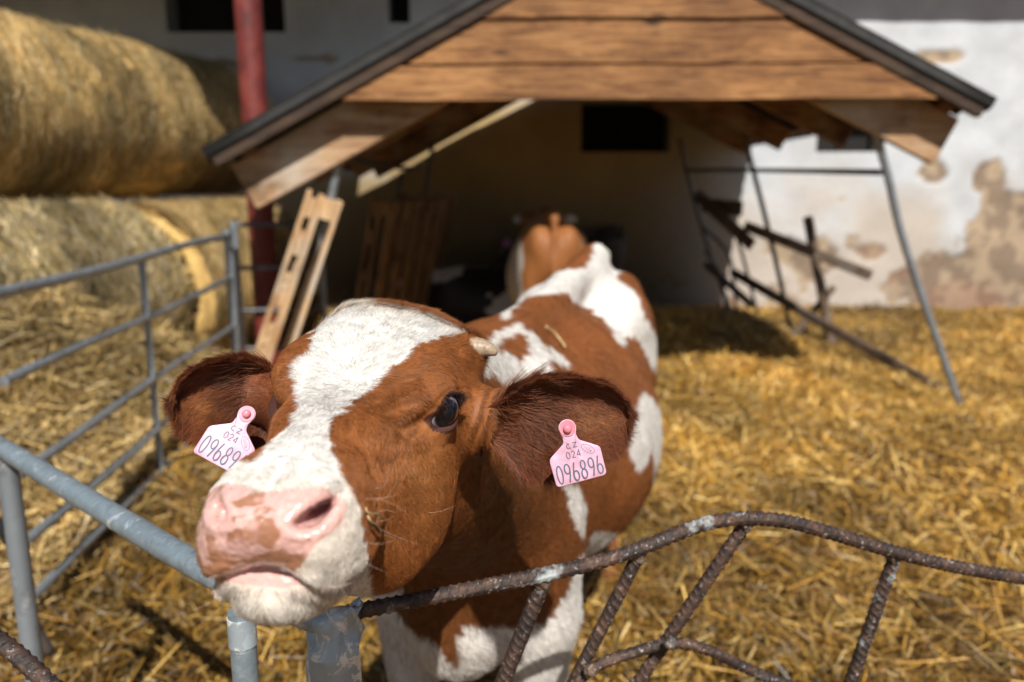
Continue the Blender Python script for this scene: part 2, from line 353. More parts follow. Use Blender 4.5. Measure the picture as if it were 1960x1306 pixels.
# ---- barn wall with windows
WY = 7.9
def wall_wins():
    r = []
    for (x0, y0, x1, y1) in ((320, -60, 540, 62), (744, -30, 783, 44), (1112, 196, 1284, 291), (1562, 196, 1700, 291)):
        a = at(x0, y1, WY); b = at(x1, y0, WY); r.append((a[0], b[0], a[2], b[2]))
    return r
WINS = wall_wins()
def barn():
    root = empty("barn", (0, WY, 0)); tag(root, "old white plastered barn wall with peeling patches and small dark windows", "barn")
    xs = np.unique(np.round(np.concatenate([np.arange(-13, 13.01, .035), [w_ for W in WINS for w_ in W[:2]]]), 4))
    zs = np.unique(np.round(np.concatenate([np.arange(-.3, 4.6, .03), [w_ for W in WINS for w_ in W[2:]]]), 4))
    X, Z = np.meshgrid(xs, zs); x, z = X.ravel(), Z.ravel()
    P = np.stack([x*.9, z*.9, x*0], 1)
    n1 = fbm(P*1.5, 6, 5); n2 = fbm(P*4, 5, 15); n3 = fbm(P*.5+9, 4, 35); n4 = fbm(P*9, 4, 61)
    white = np.array([.55, .575, .605])*(.74+.42*n2)[:, None]; c = white
    dirt = np.clip((n1-.42)*4+(1.15-z)*1.3, 0, 1)*np.clip(1.9-z, 0, 1)
    c = c*(1-dirt[:, None]*.55)+np.array([.46, .34, .22])*dirt[:, None]*.55
    def blob(px, py, rx, rz, amp=1):
        q = at(px, py, WY); return amp*np.exp(-(((x-q[0])/rx)**2+((z-q[2])/rz)**2))
    f = blob(1880, 560, .8, .22, .6)+blob(1930, 480, .42, .55, 1.2)+blob(1800, 520, .42, .28, 1.)+blob(1790, 330, .16, .13, 1.1)+blob(1885, 335, .17, .16, 1.1)+blob(1650, 480, .5, .12, .7)+blob(1490, 480, .35, .16, .8)+blob(1560, 510, .25, .2, .7)+blob(1960, 400, .3, .2, .9)
    f = f+blob(440, 120, .3, .07, 1.)+blob(610, 112, .3, .05, 1.)+blob(1780, 110, .3, .06, .9)+blob(560, 330, .4, .3, .5)
    f = f+np.clip(.62-z, 0, 1)*.9
    pk = np.clip((f*.70+n2*.8+n4*.55-1.06)*16, 0, 1)
    under = np.where((n4 > .52)[:, None], np.array([[.38, .29, .20]]), np.array([[.24, .18, .13]]))*(.7+.6*n2)[:, None]
    brick = np.clip((n1-.5)*8, 0, 1)*np.clip(1.4-z, 0, 1); under = under*(1-brick[:, None]*.4)+np.array([.27, .12, .08])*brick[:, None]*.4
    c = c*(1-pk[:, None])+under*pk[:, None]
    ins = np.where(x > .3, np.exp(-((x-.35)/1.62)**6), np.exp(-((x-.3)/3.0)**8))*np.clip((np.where(x > -1.2, 2.35, 1.7)-z)*2.2, 0, 1)                  # brown stained stretch behind the shelter, roof shade darkened into its colour
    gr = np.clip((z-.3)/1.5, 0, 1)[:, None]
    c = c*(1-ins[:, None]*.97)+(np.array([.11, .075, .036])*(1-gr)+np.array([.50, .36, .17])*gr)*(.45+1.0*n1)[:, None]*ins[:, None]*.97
    y = WY-.02*(n2-.5)+.018*pk
    V = np.stack([x, y, z], 1); nx = len(xs); I, J = np.meshgrid(np.arange(len(zs)-1), np.arange(nx-1), indexing='ij')
    cx = (xs[J]+xs[J+1])/2; cz = (zs[I]+zs[I+1])/2; keep = np.ones(cx.shape, bool)
    for (a, b, d, e) in WINS: keep &= ~((cx > a) & (cx < b) & (cz > d) & (cz < e))
    I, J = I[keep], J[keep]; F = np.stack([I*nx+J, I*nx+J+1, (I+1)*nx+J+1, (I+1)*nx+J], 1)
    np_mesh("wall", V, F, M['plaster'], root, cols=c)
    for k, (a, b, d, e) in enumerate(WINS):
        m = MB()
        for s in ((a-.01, b+.01, d-.06, d), (a-.01, b+.01, e, e+.06)): m.box(((s[0]+s[1])/2, WY+.18, (s[2]+s[3])/2), (s[1]-s[0], .33, .06))
        for s in (a-.03, b+.03): m.box((s, WY+.18, (d+e)/2), (.06, .33, e-d))
        wn = m.build("window", M['concrete'], root)
        g = MB().box(((a+b)/2, WY+.30, (d+e)/2), (b-a+.1, .02, e-d+.1)).build("pane", M['dark'], wn)
        fr = MB()
        fr.box(((a+b)/2, WY+.25, (d+e)/2), (.05, .05, e-d), bev=.006)
        fr.build("mullion", M['dark'], wn)
    # eaves board of the barn roof, out of the picture
    m = MB().box((3.9, WY-.50, 3.90), (10.2, 1.1, .08)); m.build("eaves", M['wood_old'], root)
    MB().box((-.35, WY-.53, 3.52), (1.7, 1.02, .07)).build("shade_box", M['wood_old'], root)  # unseen box added to shade the upper wall
barn()

# ---- lean-to over the bales: red post and roof
def lean_to():
    root = empty("lean_to", (-2, 5.2, 0)); tag(root, "lean-to roof on a round red painted post, sheltering the stacked round bales", "lean-to")
    a, b = at(480, 0, 4.88), at(505, 640, 4.88)
    x = (a[0]+b[0])/2
    m = MB(); r = np.full(12, .078); m.tube([(x, 4.9, z) for z in np.linspace(-.1, 3.3, 12)], r, 20)
    m.build("post", M['red'], root, True, auto=40)
    m = MB(); m.box((-5.1, 6.5, 3.42), (7.8, 3.1, .06)); m.build("roof", M['roofing'], root)
    m = MB(); m.box((-5.1, 4.97, 3.3), (7.7, .12, .16)); m.build("beam", M['red'], root)
lean_to()

# ---- round bales
def bale(E, th, length, R, label, pal, seed, base, group="round bales stacked under the lean-to", fib=9000, messy=.0, net=True, wrap=False):
    """E right-end centre, axis direction (cos th, sin th)"""
    r = np.random.RandomState(seed)
    E = np.array(E, float); ax = np.array([math.cos(th), math.sin(th), 0]); u = np.array([ax[1], -ax[0], 0]); z = np.array([0, 0, 1.])
    root = empty("round_bale", (E[0]-ax[0]*length/2, E[1]-ax[1]*length/2, E[2]-R)); tag(root, label, "hay bale", group)
    ns, na = 60, 200
    prof = []
    for s in np.linspace(0, 1, ns): prof.append((s*length, R))
    cap = [(length, R*q) for q in (.985, .93, .8, .6, .4, .2, .02)]; cap0 = [(0, R*q) for q in (.02, .2, .4, .6, .8, .93, .985)]
    prof = cap0+prof+cap; S = np.array(prof); th_ = np.linspace(0, 2*np.pi, na, endpoint=False)
    s = np.repeat(S[:, 0], na); rr = np.repeat(S[:, 1], na); t = np.tile(th_, len(S))
    edge = np.minimum(s, length-s); rr = rr-.085*np.exp(-(edge/.10)**2)*(rr > R*.9)
    cyl = np.stack([np.cos(t)*3+seed, np.sin(t)*3, s*3], 1)
    rr = rr*(1-.02*np.abs(np.sin(t*.5+1))) + (rr > .5*R)*((fbm(cyl, 4, seed)-.5)*(.07+.14*messy)+(fbm(np.stack([np.cos(t)*2, np.sin(t)*2, s*22], 1), 3, seed+4)-.5)*.025)
    P = E-ax*length+s[:, None]*ax+(np.cos(t)*rr)[:, None]*u+(np.sin(t)*rr)[:, None]*z
    flatn = P[:, 2] < E[2]-R*.93; P[flatn, 2] = E[2]-R*.93
    n = fbm(np.stack([np.cos(t)*1.2+seed, np.sin(t)*1.2, s*7], 1), 5, seed+8); n2 = fbm(cyl*2.2, 4, seed+2); n3 = fbm(np.stack([np.cos(t)*1.5+seed, np.sin(t)*1.5, s*24], 1), 3, seed+6)
    bs = np.array(base); c = bs*(.42+.85*n+.62*n3)[:, None]*(.7+.6*n2)[:, None]
    if wrap:
        hol = np.clip((fbm(np.stack([np.cos(t)*2.4, np.sin(t)*2.4, s*4.5], 1), 4, 123)-.50)*9, 0, 1)[:, None]; c = c*(1-hol)+np.array([.05, .045, .015])*hol  # noise patches painted dark as the shade in hollows
    if net: c = c*(1+.12*np.sin(s*90)[:, None])
    i = np.arange(len(S)-1)[:, None]*na; j = np.arange(na)[None]; k = (j+1) % na
    F = np.stack([i+j, i+na+j, i+na+k, i+k], -1).reshape(-1, 4)
    # strands lying on the surface
    m = fib; ss = r.uniform(0, length, m); tt = r.uniform(-.9, np.pi, m)
    L = r.uniform(.05, .22, m)*(1+messy); W = r.uniform(.003, .006, m); dv = r.normal(0, .35+.9*messy, m)
    rad = (u[None]*np.cos(tt)[:, None]+z[None]*np.sin(tt)[:, None]); tang = (-u[None]*np.sin(tt)[:, None]+z[None]*np.cos(tt)[:, None])
    d = tang*np.cos(dv)[:, None]+ax*np.sin(dv)[:, None]; sd = np.cross(d, rad)*W[:, None]/2
    c0 = E-ax*length+ss[:, None]*ax+rad*(R*(1.0)+r.uniform(-.01, .02+.05*messy, m))[:, None]
    lift = r.normal(0, .03+.05*messy, m)[:, None]*rad
    a = c0-d*L[:, None]/2-rad*(L**2/(8*R))[:, None]; e = c0+d*L[:, None]/2+lift*L[:, None]*3-rad*(L**2/(8*R))[:, None]
    BV = np.stack([a-sd, a+sd, c0-sd, c0+sd, e-sd, e+sd], 1).reshape(-1, 3)
    bi = np.arange(m)[:, None]*6+len(P); BF = np.concatenate([bi+np.array([0, 1, 3, 2]), bi+np.array([2, 3, 5, 4])])
    pal = np.array(pal); bc = np.repeat(pal[r.randint(0, len(pal), m)]*r.uniform(.45, 1.2, (m, 1))*1.35*(.12+1.75*fbm(np.stack([tt*1.6, ss*6, ss*0+seed], 1), 4, 4)**1.2)[:, None], 6, 0)
    np_mesh("hay", np.concatenate([P, BV]), np.concatenate([F, BF]), M['bale'], root, cols=np.concatenate([c, bc]))
    if net:
        mb = MB()
        for q in np.arange(.06, length, .09):
            tq = np.linspace(-.8, 3.9, 60); mb.tube(E-ax*length+q*ax+(R*1.004)*(np.cos(tq)[:, None]*u+np.sin(tq)[:, None]*z), .0022, 4, False)
        mb.build("twine", M['twine'], root)
    if wrap:
        mb = MB()
        for q in list(r.uniform(.86, 1.10, 26))+list(r.uniform(.25, .5, 4)):
            tq = np.linspace(-.5, r.uniform(1.9, 2.4), 50); w_ = .02*np.sin(tq*r.uniform(2, 5)+r.uniform(0, 6))
            mb.tube(E-ax*length+(q+w_)[:, None]*ax+(R*1.012+.006*np.sin(tq*9+q*50))[:, None]*(np.cos(tq)[:, None]*u+np.sin(tq)[:, None]*z), .0048, 5, False)
        mb.build("net_wrap", M['netwrap'], root)
    return root
M['netwrap'] = flat('pale_net_wrap', (.62, .62, .60), .5)
M['twine'] = flat('bale_twine', (.55, .47, .30), .6)
HP = [(.72, .50, .20), (.58, .38, .14), (.80, .62, .32), (.42, .27, .09)]
GP = [(.60, .42, .17), (.62, .48, .25), (.24, .17, .07), (.80, .68, .44), (.16, .13, .04)]
TH = math.radians(72); axd = np.array([math.cos(TH), math.sin(TH), 0]); R_ = .56
EB = np.array([-2.72, 6.07, 1.70])
bale(EB, TH, 1.22, R_, "golden round bale on the top tier, its rounded end just left of the red post", HP, 11, (.85, .56, .20))
bale(EB-axd*1.25+np.array([.0, -.0, .01]), TH, 1.22, R_+.015, "round bale on the top tier at the left edge of the picture, darker low down", HP, 12, (.78, .52, .19))
bale(EB+axd*1.26+np.array([-.22, .0, .02]), TH, 1.10, R_+.01, "shaded round bale on the top tier, farther back beside the barn wall", HP, 13, (.34, .22, .09), fib=4000)  # base colour darkened to carry the shade under the roof
ED = np.array([-2.60, 5.12, .575])
bale(ED, TH, 1.22, R_+.025, "grey green round bale in the bottom tier, coming apart behind the left gate", GP, 14, (.56, .40, .17), fib=30000, messy=.14, wrap=True)
bale(ED+axd*1.25+np.array([.14, .06, 0]), TH, 1.22, R_+.02, "bright golden round bale in the bottom tier, partly behind the red post", HP, 15, (.85, .56, .2))
bale(ED-axd*1.24+np.array([-.25, 0, 0]), TH, 1.22, R_+.02, "grey green round bale in the bottom tier at the far left edge", GP, 16, (.54, .39, .17), fib=14000, messy=.14)

# ---- pen gates on the left
def left_gate():
    root = empty("pen_gate", (-1.39, 2.18, 0)); tag(root, "galvanised pen gate with six rails in front of the loose hay", "gate", "galvanised pen gates")
    X = lambda y: -1.39-.085*(y-2.18)
    a, b = 2.10, 4.47
    rails = [(1.00, .017), (.76, .015), (.495, .015), (.29, .015), (.115, .015), (-.0, .015)]
    for z, r in rails:
        ys = np.linspace(a, b, 14); pts = [(X(y), y, z+.006*math.sin(y*3+z*9)) for y in ys]
        MB().tube(pts, r, 14).build("rail", M['galv_far'], root, True, auto=40)
    for y, r, zt in ((b, .026, 1.03), (3.17, .014, 1.0)):
        MB().tube([(X(y), y, z) for z in np.linspace(-.06, zt, 8)], r, 14).build("upright", M['galv_far'], root, True, auto=40)
left_gate()
def back_gate():
    root = empty("pen_gate", (-1.55, 4.62, 0)); tag(root, "dull steel pen gate running behind the red post to the leaning pallets", "gate", "galvanised pen gates")
    for z in (1.05, .80, .55, .32, .10):
        MB().tube([(-1.62, 4.62, z), (-1.4, 4.65, z), (-1.12, 4.69, z)], .014, 12).build("rail", M['galv_dark'], root, True, auto=40)
    for x, r in ((-1.60, .022), (-1.12, .018)):
        y = 4.62+(x+1.6)*.15
        MB().tube([(x, y, -.05), (x, y, 1.07)], r, 14).build("upright", M['galv_far'] if x < -1 else M['galv_dark'], root, True, auto=40)
back_gate()

# ---- shelter
def shelter():
    root = empty("calf_shelter", (.5, 5.2, 0)); tag(root, "open calf shelter with a gabled corrugated roof, wooden gable boards and steel tube legs", "shelter")
    YF = 3.96
    A = at(1209, -176, YF); Lf = at(388, 292, YF); Rt = at(1905, 196, YF)
    def slope(P, Q, name, YB):
        d = Q-P; L = np.linalg.norm(d); d = d/L; n = np.array([-d[2], 0, d[0]]); n = n if n[2] > 0 else -n
        nu, nv = 260, 8; u = np.linspace(0, 1, nv); v = np.linspace(0, 1, nu)
        V = []
        for off in (.018, -.030):
            U, Y = np.meshgrid(u, v)
            wv = .018*np.sin((YF+(YB-YF)*Y)*2*np.pi/.13)+off+.02*np.sin(U*9)*np.sin(Y*5)
            p = P[None]+(U.ravel()*L)[:, None]*d[None]+(wv.ravel())[:, None]*n[None]; p[:, 1] = YF+(YB-YF)*Y.ravel(); V.append(p)
        V = np.concatenate(V); N = nu*nv
        i = np.arange(nu-1)[:, None]*nv; j = np.arange(nv-1)[None]; F = np.stack([i+j, i+j+1, i+nv+j+1, i+nv+j], -1).reshape(-1, 4)
        rim = []
        for q in range(nv-1): rim.append([q, q+1, N+q+1, N+q]); rim.append([(nu-1)*nv+q+1, (nu-1)*nv+q, N+(nu-1)*nv+q, N+(nu-1)*nv+q+1])
        for q in range(nu-1): rim.append([q*nv, (q+1)*nv, N+(q+1)*nv, N+q*nv]); rim.append([q*nv+nv-1, (q+1)*nv+nv-1, N+(q+1)*nv+nv-1, N+q*nv+nv-1])
        np_mesh("roof", V, np.concatenate([F, F[:, ::-1]+N, np.array(rim)]), M['roofing'], root)
        return d, n, L
    for Q, sg in ((Lf, -1), (Rt, 1)):
        YB = 7.62 if sg < 0 else 7.86
        d, n, L = slope(A, Q, "roof", YB)
        rx = np.array([d[0], 0, d[2]])
        # barge batten below the roof edge
        c = A+d*L*.5-n*.065; MB().box((c[0], YF+.035, c[2]), (L-.04, .05, .045), np.stack([d, [0, 1, 0], n])).build("batten", M['wood_batten'], root)
        # purlins run back from gable to gable
        for s in (.12, .38, .64, .93):
            c = A+d*L*s-n*.06; MB().box((c[0], (YF+YB)/2+.05, c[2]), (.07, YB-YF-.15, .045), np.stack([d, [0, 1, 0], n])).build("purlin", M['wood_rafter'], root)
        # rafters
        for yk in (YF+.20, 5.15, 6.2, 7.12):
            hgt = .25 if yk < 4.5 else .17; ex = .02 if yk > 4.5 else .0
            s0, s1 = (.5, .985) if yk < 4.5 else (.0, .93-.03*(yk > 6))
            c = A+d*L*(s0+s1)/2-n*(.085+hgt/2); MB().box((c[0], yk, c[2]), (L*(s1-s0), .045, hgt), np.stack([d, [0, 1, 0], n]), .006).build("rafter", M['wood_rafter'] if yk > 4.5 else M['wood_barge'], root)
    # gable boards, ends cut along the slope
    yb = YF+.022
    zl = [at(980, p, yb)[2] for p in (193, 122, 36, -50, -140)]
    def xs(z):   # inside the battens
        tl = (A[2]-.10-z)/(A[2]-Lf[2]); tr = (A[2]-.10-z)/(A[2]-Rt[2])
        return A[0]+(Lf[0]-A[0])*max(tl, .02)*.985, A[0]+(Rt[0]-A[0])*max(tr, .02)*.985
    for k in range(4):
        z0, z1 = zl[k]+.007, zl[k+1]-.007; a0, b0 = xs(z0); a1, b1 = xs(z1); o = (.0, .012, -.003, .008)[k]; tilt = (.004, .003, .004, 0)[k]
        n = 24; t = np.linspace(0, 1, n); V = []
        for (yy) in (yb+o, yb+o+.026):
            for (xa, xb, zz) in ((a0, b0, z0), (a1, b1, z1)):
                X = xa+(xb-xa)*t; V.append(np.stack([X, np.full(n, yy), zz+.003*np.sin(X*5+k*0)+(X-.5)*tilt], 1))
        V = np.concatenate(V); i = np.arange(n-1)
        F = [np.stack([i, i+1, n+i+1, n+i], 1), np.stack([2*n+i+1, 2*n+i, 3*n+i, 3*n+i+1], 1), np.stack([i+1, i, 2*n+i, 2*n+i+1], 1), np.stack([n+i, n+i+1, 3*n+i+1, 3*n+i], 1),
             np.array([[0, n, 3*n, 2*n], [n-1, 3*n-1, 4*n-1, 2*n-1]])]
        np_mesh("gable_board", V, np.concatenate(F), M['wood_clad'], root, smooth=False)
    # steel tube frame
    def tub(pts, r, name="leg", m='galv_far'): MB().tube(pts, r, 16, sub=4 if len(pts) > 2 else 1).build(name, M[m], root, True, auto=40)
    tub([at(1845, 800, 4.36), at(1735, 480, 4.27), at(1698, 330, 4.22), at(1672, 245, 4.2)], .021)
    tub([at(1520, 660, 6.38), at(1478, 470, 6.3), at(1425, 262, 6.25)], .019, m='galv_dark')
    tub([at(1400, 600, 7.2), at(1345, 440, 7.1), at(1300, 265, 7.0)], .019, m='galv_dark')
    tub([at(1690, 330, 4.22), at(1430, 326, 6.27), at(1312, 326, 7.02)], .016, "side_rail", 'galv_dark')
    tub([at(600, 560, 4.3), at(652, 290, 4.2), at(668, 235, 4.2)], .022)
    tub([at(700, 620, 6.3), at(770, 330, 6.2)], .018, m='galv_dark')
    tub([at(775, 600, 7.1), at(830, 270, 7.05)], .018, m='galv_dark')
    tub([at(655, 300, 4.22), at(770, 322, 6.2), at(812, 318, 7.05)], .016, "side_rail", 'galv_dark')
M['wood_batten'] = wood('wood_batten', (.075, .042, .024), (.03, .017, .010), 0)
M['wood_barge'] = wood('wood_barge', (.46, .30, .17), (.25, .13, .06), 0, (.50, .44, .36), .5)
shelter()

# ---- pallets leaning on the left side of the shelter
def pallet(foot, lean, yaw, label, seed, m='wood_pallet'):
    """stands on its short end; thickness along local x, width along local y, length up"""
    r = random.Random(seed); root = empty("wooden_pallet", foot); tag(root, label, "pallet", "pallets leaning against the shelter's left side")
    c, s = math.cos(yaw), math.sin(yaw); yv = np.array([-s, c, 0]); th = np.array([c*math.cos(lean), s*math.cos(lean), -math.sin(lean)]); up = np.cross(th, yv)
    F0 = np.array(foot)
    def b(name, x, y, z, sx, sy, sz, par=root):
        MB().box(F0+th*x+yv*y+up*z, (sx, sy, sz), np.stack([th, yv, up]), .003).build(name, M[m], par)
    for y in (.05, .4, .75):
        b("bottom_board", 0, y, .6, .024, .07, 1.2); b("stringer", .062, y, .6+r.uniform(-.01, .01), .030, .05, 1.19)
        for z in (.10, .36, .66, .93, 1.12): b("block", .0295, y, z, .035, .06, .07+r.uniform(0, .05))
    for z in (.06, 1.14): b("end_board", .107, .4, z, .06, .8, .10)
    for y in (.05, .225, .4, .575, .75): b("deck_board", .150, y, .6, .024, .10, 1.2)
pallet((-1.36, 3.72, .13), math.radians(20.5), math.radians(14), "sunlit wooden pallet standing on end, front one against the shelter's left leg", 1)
pallet((-1.18, 5.45, .03), math.radians(13), math.radians(-22), "wooden pallet standing in the shade behind the sunlit pallet", 2, 'wood_shaded')
pallet((-1.10, 6.35, .03), math.radians(12), math.radians(-18), "wooden pallet farthest back in the dark of the shelter", 3, 'wood_shaded')

# ---- broken rack and boards on the right of the shelter
def rack():
    root = empty("broken_hay_rack", tuple(at(1400, 600, 6.9))); tag(root, "collapsed hay rack of bent dark bars and boards at the shelter's back right corner", "hay rack")
    for k, (a, m_, b) in enumerate((((1335, 380, 6.9), (1400, 430, 6.6), (1450, 600, 6.5)), ((1340, 430, 6.9), (1395, 490, 6.65), (1410, 600, 6.6)), ((1350, 480, 6.9), (1380, 530, 6.7), (1392, 610, 6.6)))):
        MB().tube([at(*a), at(*m_), at(*b)], .014, 10, sub=8).build("bar", M['galv_dark'], root, True, auto=40)
    for a, b, wd in (((1333, 372, 6.9), (1440, 470, 6.4), .10), ((1345, 392, 6.95), (1420, 400, 6.6), .12), ((1350, 505, 6.9), (1440, 585, 6.4), .06)):
        MB().beam(at(*a), at(*b), .03, wd).build("board", M['wood_old'], root)
rack()
def loose(name, pts, wd, th, label, cat, m='wood_old', group=None):
    mb = MB(); mb.beam(pts[0], pts[1], th, wd, bev=.006); o = mb.build(name, M[m]); o.data.update()
    c = Vector(pts[0]); 
    for v in o.data.vertices: v.co -= c
    o.location = c; tag(o, label, cat, group); return o
G = "old boards propped beside the shelter"
loose("wooden_board", (at(1425, 432, 6.1), at(1668, 528, 5.6)), .075, .03, "dark board sticking out to the right at knee height from the broken rack", "board", group=G)
loose("wooden_board", (at(1400, 520, 6.7), at(1808, 752, 4.72)), .07, .035, "long dark board lying down towards the foot of the shelter's front right leg", "board", group=G)
loose("wooden_post", (at(1595, 676, 5.95), at(1546, 415, 5.9)), .06, .05, "upright dark wooden stake standing in the straw beside the shelter", "post")
loose("wooden_board", (at(1512, 650, 6.1), at(1597, 548, 6.0)), .05, .03, "short dark board crossing the foot of the upright stake", "board", group=G)

# ================================================================== CATTLE
def smin(a, b, k):
    h = np.clip(.5+.5*(b-a)/k, 0, 1); return b*(1-h)+a*h-k*h*(1-h)
def smax(a, b, k): return -smin(-a, -b, k)
def ell(p, c, r, rot=None):
    q = p-np.asarray(c, np.float32)
    if rot is not None: q = q@np.asarray(rot, np.float32).T
    r = np.asarray(r, np.float32); k0 = np.sqrt(((q/r)**2).sum(-1)); k1 = np.sqrt(((q/(r*r))**2).sum(-1))+1e-9
    return k0*(k0-1)/k1
def cone(p, a, b, ra, rb):
    a = np.asarray(a, np.float32); b = np.asarray(b, np.float32); d = b-a; t = np.clip(((p-a)@d)/(d@d), 0, 1)
    return np.linalg.norm(p-a-t[..., None]*d, axis=-1)-(ra+(rb-ra)*t)
def surface_nets(fun, lo, hi, h):
    ax = [np.arange(lo[k], hi[k]+h, h, dtype=np.float32) for k in range(3)]
    n = [len(a) for a in ax]; G = np.empty(n, np.float32)
    Y, Z = np.meshgrid(ax[1], ax[2], indexing='ij'); yz = np.stack([Y.ravel(), Z.ravel()], 1)
    st = max(1, 400000//(n[1]*n[2]))
    for i in range(0, n[0], st):
        xs = ax[0][i:i+st]; P = np.empty((len(xs), len(yz), 3), np.float32); P[:, :, 0] = xs[:, None]; P[:, :, 1:] = yz[None]
        G[i:i+len(xs)] = fun(P.reshape(-1, 3)).reshape(len(xs), n[1], n[2])
    S = G < 0
    c = np.zeros([m-1 for m in n], np.int8)
    for a in (0, 1):
        for b in (0, 1):
            for d in (0, 1): c += S[a:n[0]-1+a, b:n[1]-1+b, d:n[2]-1+d]
    I, J, K = np.nonzero((c > 0) & (c < 8)); idx = -np.ones(c.shape, np.int64); idx[I, J, K] = np.arange(len(I))
    acc = np.zeros((len(I), 3)); cnt = np.zeros(len(I))
    cor = [(a, b, d) for a in (0, 1) for b in (0, 1) for d in (0, 1)]
    for u in cor:
        for k in range(3):
            if u[k] == 0:
                v = list(u); v[k] = 1
                g0 = G[I+u[0], J+u[1], K+u[2]]; g1 = G[I+v[0], J+v[1], K+v[2]]; m = (g0 < 0) != (g1 < 0)
                t = np.where(m, g0/(np.where(m, g0-g1, 1)), 0); q = np.tile(np.array(u, float), (len(I), 1)); q[:, k] += t
                acc += q*m[:, None]; cnt += m
    P = acc/cnt[:, None]+np.stack([I, J, K], 1)
    V = P*h+np.array([a[0] for a in ax])
    Q = []
    for k in range(3):
        a, b = [(1, 2), (2, 0), (0, 1)][k]
        s0 = S[tuple(slice(1, -1) if m != k else slice(0, -1) for m in range(3))]; s1 = S[tuple(slice(1, -1) if m != k else slice(1, None) for m in range(3))]
        E = np.stack(np.nonzero(s0 != s1), 1); off = np.ones(3, int); off[k] = 0; E = E+off
        inside = S[E[:, 0], E[:, 1], E[:, 2]]
        da = np.zeros(3, int); da[a] = 1; db = np.zeros(3, int); db[b] = 1
        ok = (E < np.array(c.shape)).all(1); E, inside = E[ok], inside[ok]
        q = np.stack([idx[tuple((E-da-db).T)], idx[tuple((E-db).T)], idx[tuple(E.T)], idx[tuple((E-da).T)]], 1)
        q = np.where(inside[:, None], q, q[:, ::-1]); Q.append(q)
    Q = np.concatenate(Q); return V, Q[(Q >= 0).all(1)]
def vnormals(V, F):
    a, b, c, d = [V[F[:, k]] for k in range(4)]; n = np.cross(c-a, d-b); N = np.zeros_like(V)
    for k in range(4):
        for m in range(3): N[:, m] += np.bincount(F[:, k], n[:, m], len(V))
    return N/(np.linalg.norm(N, axis=1, keepdims=True)+1e-12)
def relax(V, F, it=2, lam=.5):
    for _ in range(it):
        S = np.zeros_like(V); c = np.zeros(len(V))
        for k in range(4):
            for s in (1, 3):
                for m in range(3): S[:, m] += np.bincount(F[:, k], V[F[:, (k+s) % 4], m], len(V))
                c += np.bincount(F[:, k], minlength=len(V))
        V = V*(1-lam)+lam*S/np.maximum(c, 1)[:, None]
    return V
def compact(V, F, arrs=()):
    u, inv = np.unique(F, return_inverse=True); return V[u], inv.reshape(F.shape), [a[u] for a in arrs]
def inpoly(P, poly):
    x, y = P[:, 0], P[:, 1]; r = np.zeros(len(P), bool); n = len(poly)
    for i in range(n):
        (x0, y0), (x1, y1) = poly[i], poly[(i+1) % n]
        if y0 == y1: continue
        m = ((y0 > y) != (y1 > y)) & (x < (x1-x0)*(y-y0)/(y1-y0)+x0); r ^= m
    return r
def fur(name, V, F, cols, N, weight, dirf, lenf, rad, parent, seed, lift=.35, wav=.15, pts=5, colvar=.22, m='fur', width_f=None):
    r = np.random.RandomState(seed)
    a, b, c, d = [V[F[:, k]] for k in range(4)]; area = np.linalg.norm(np.cross(c-a, d-b), axis=1)/2
    wv = weight[F].mean(1)*area; cs = np.cumsum(wv); cs /= cs[-1]; fi = np.searchsorted(cs, r.rand(N)); fi = np.minimum(fi, len(F)-1)
    u, v = r.rand(N, 1), r.rand(N, 1); Fi = F[fi]
    il = lambda A: (A[Fi[:, 0]]*(1-u)+A[Fi[:, 1]]*u)*(1-v)+(A[Fi[:, 3]]*(1-u)+A[Fi[:, 2]]*u)*v
    Nn = vnormals(V, F); P = il(V); n = il(Nn); n /= np.linalg.norm(n, axis=1, keepdims=True)+1e-9; C = il(cols)
    D = dirf(P, n); L = lenf(P, n); k = L > 1e-4; P, n, C, D, L = P[k], n[k], C[k], D[k], L[k]; M_ = len(P)
    D = D-(D*n).sum(1, keepdims=True)*n; D /= np.linalg.norm(D, axis=1, keepdims=True)+1e-9
    B = np.cross(n, D)
    cl = (fbm(P*90, 2, seed)-.5)[:, None]; cl2 = (fbm(P*160+7, 2, seed+1)-.5)[:, None]
    ang = cl*2.2*wav*4+r.normal(0, wav, (M_, 1)); Dd = D*np.cos(ang)+B*np.sin(ang)
    lf = np.clip(lift+cl2*.6*lift+r.normal(0, .12*lift+.02, (M_, 1)), .03, 1.4)
    L = L*r.uniform(.6, 1.15, M_); t = np.linspace(0, 1, pts)
    X = np.empty((M_, pts, 3)); cu = r.normal(0, wav*.6, (M_, 1))
    for i, q in enumerate(t):
        X[:, i] = P-n*.0006+L[:, None]*(Dd*q*np.cos(lf*(1-.35*q))+n*q*np.sin(lf*(1-.45*q))+B*cu*q*q)
    hc = bpy.data.hair_curves.new(name); hc.add_curves([pts]*M_)
    off = np.array(parent_world(parent)); X = X-off
    hc.attributes['position'].data.foreach_set('vector', X.astype(np.float32).ravel()) if 'position' in hc.attributes else None
    ra = hc.attributes.get('radius') or hc.attributes.new('radius', 'FLOAT', 'POINT')
    rr = np.tile(np.array([1, .95, .8, .5, .1])[:pts] if pts == 5 else np.linspace(1, .1, pts), (M_, 1))*rad*r.uniform(.7, 1.3, (M_, 1))
    ra.data.foreach_set('value', rr.astype(np.float32).ravel())
    C = np.clip(C*(1+r.normal(0, colvar, (M_, 1))+cl*.5*colvar/.22), .004, .92)
    ca = hc.attributes.new('col', 'FLOAT_COLOR', 'CURVE'); cc = np.ones((M_, 4), np.float32); cc[:, :3] = C; ca.data.foreach_set('color', cc.ravel())
    hc.materials.append(M[m]); o = bpy.data.objects.new(name, hc); COL.objects.link(o); o.parent = parent
    return o

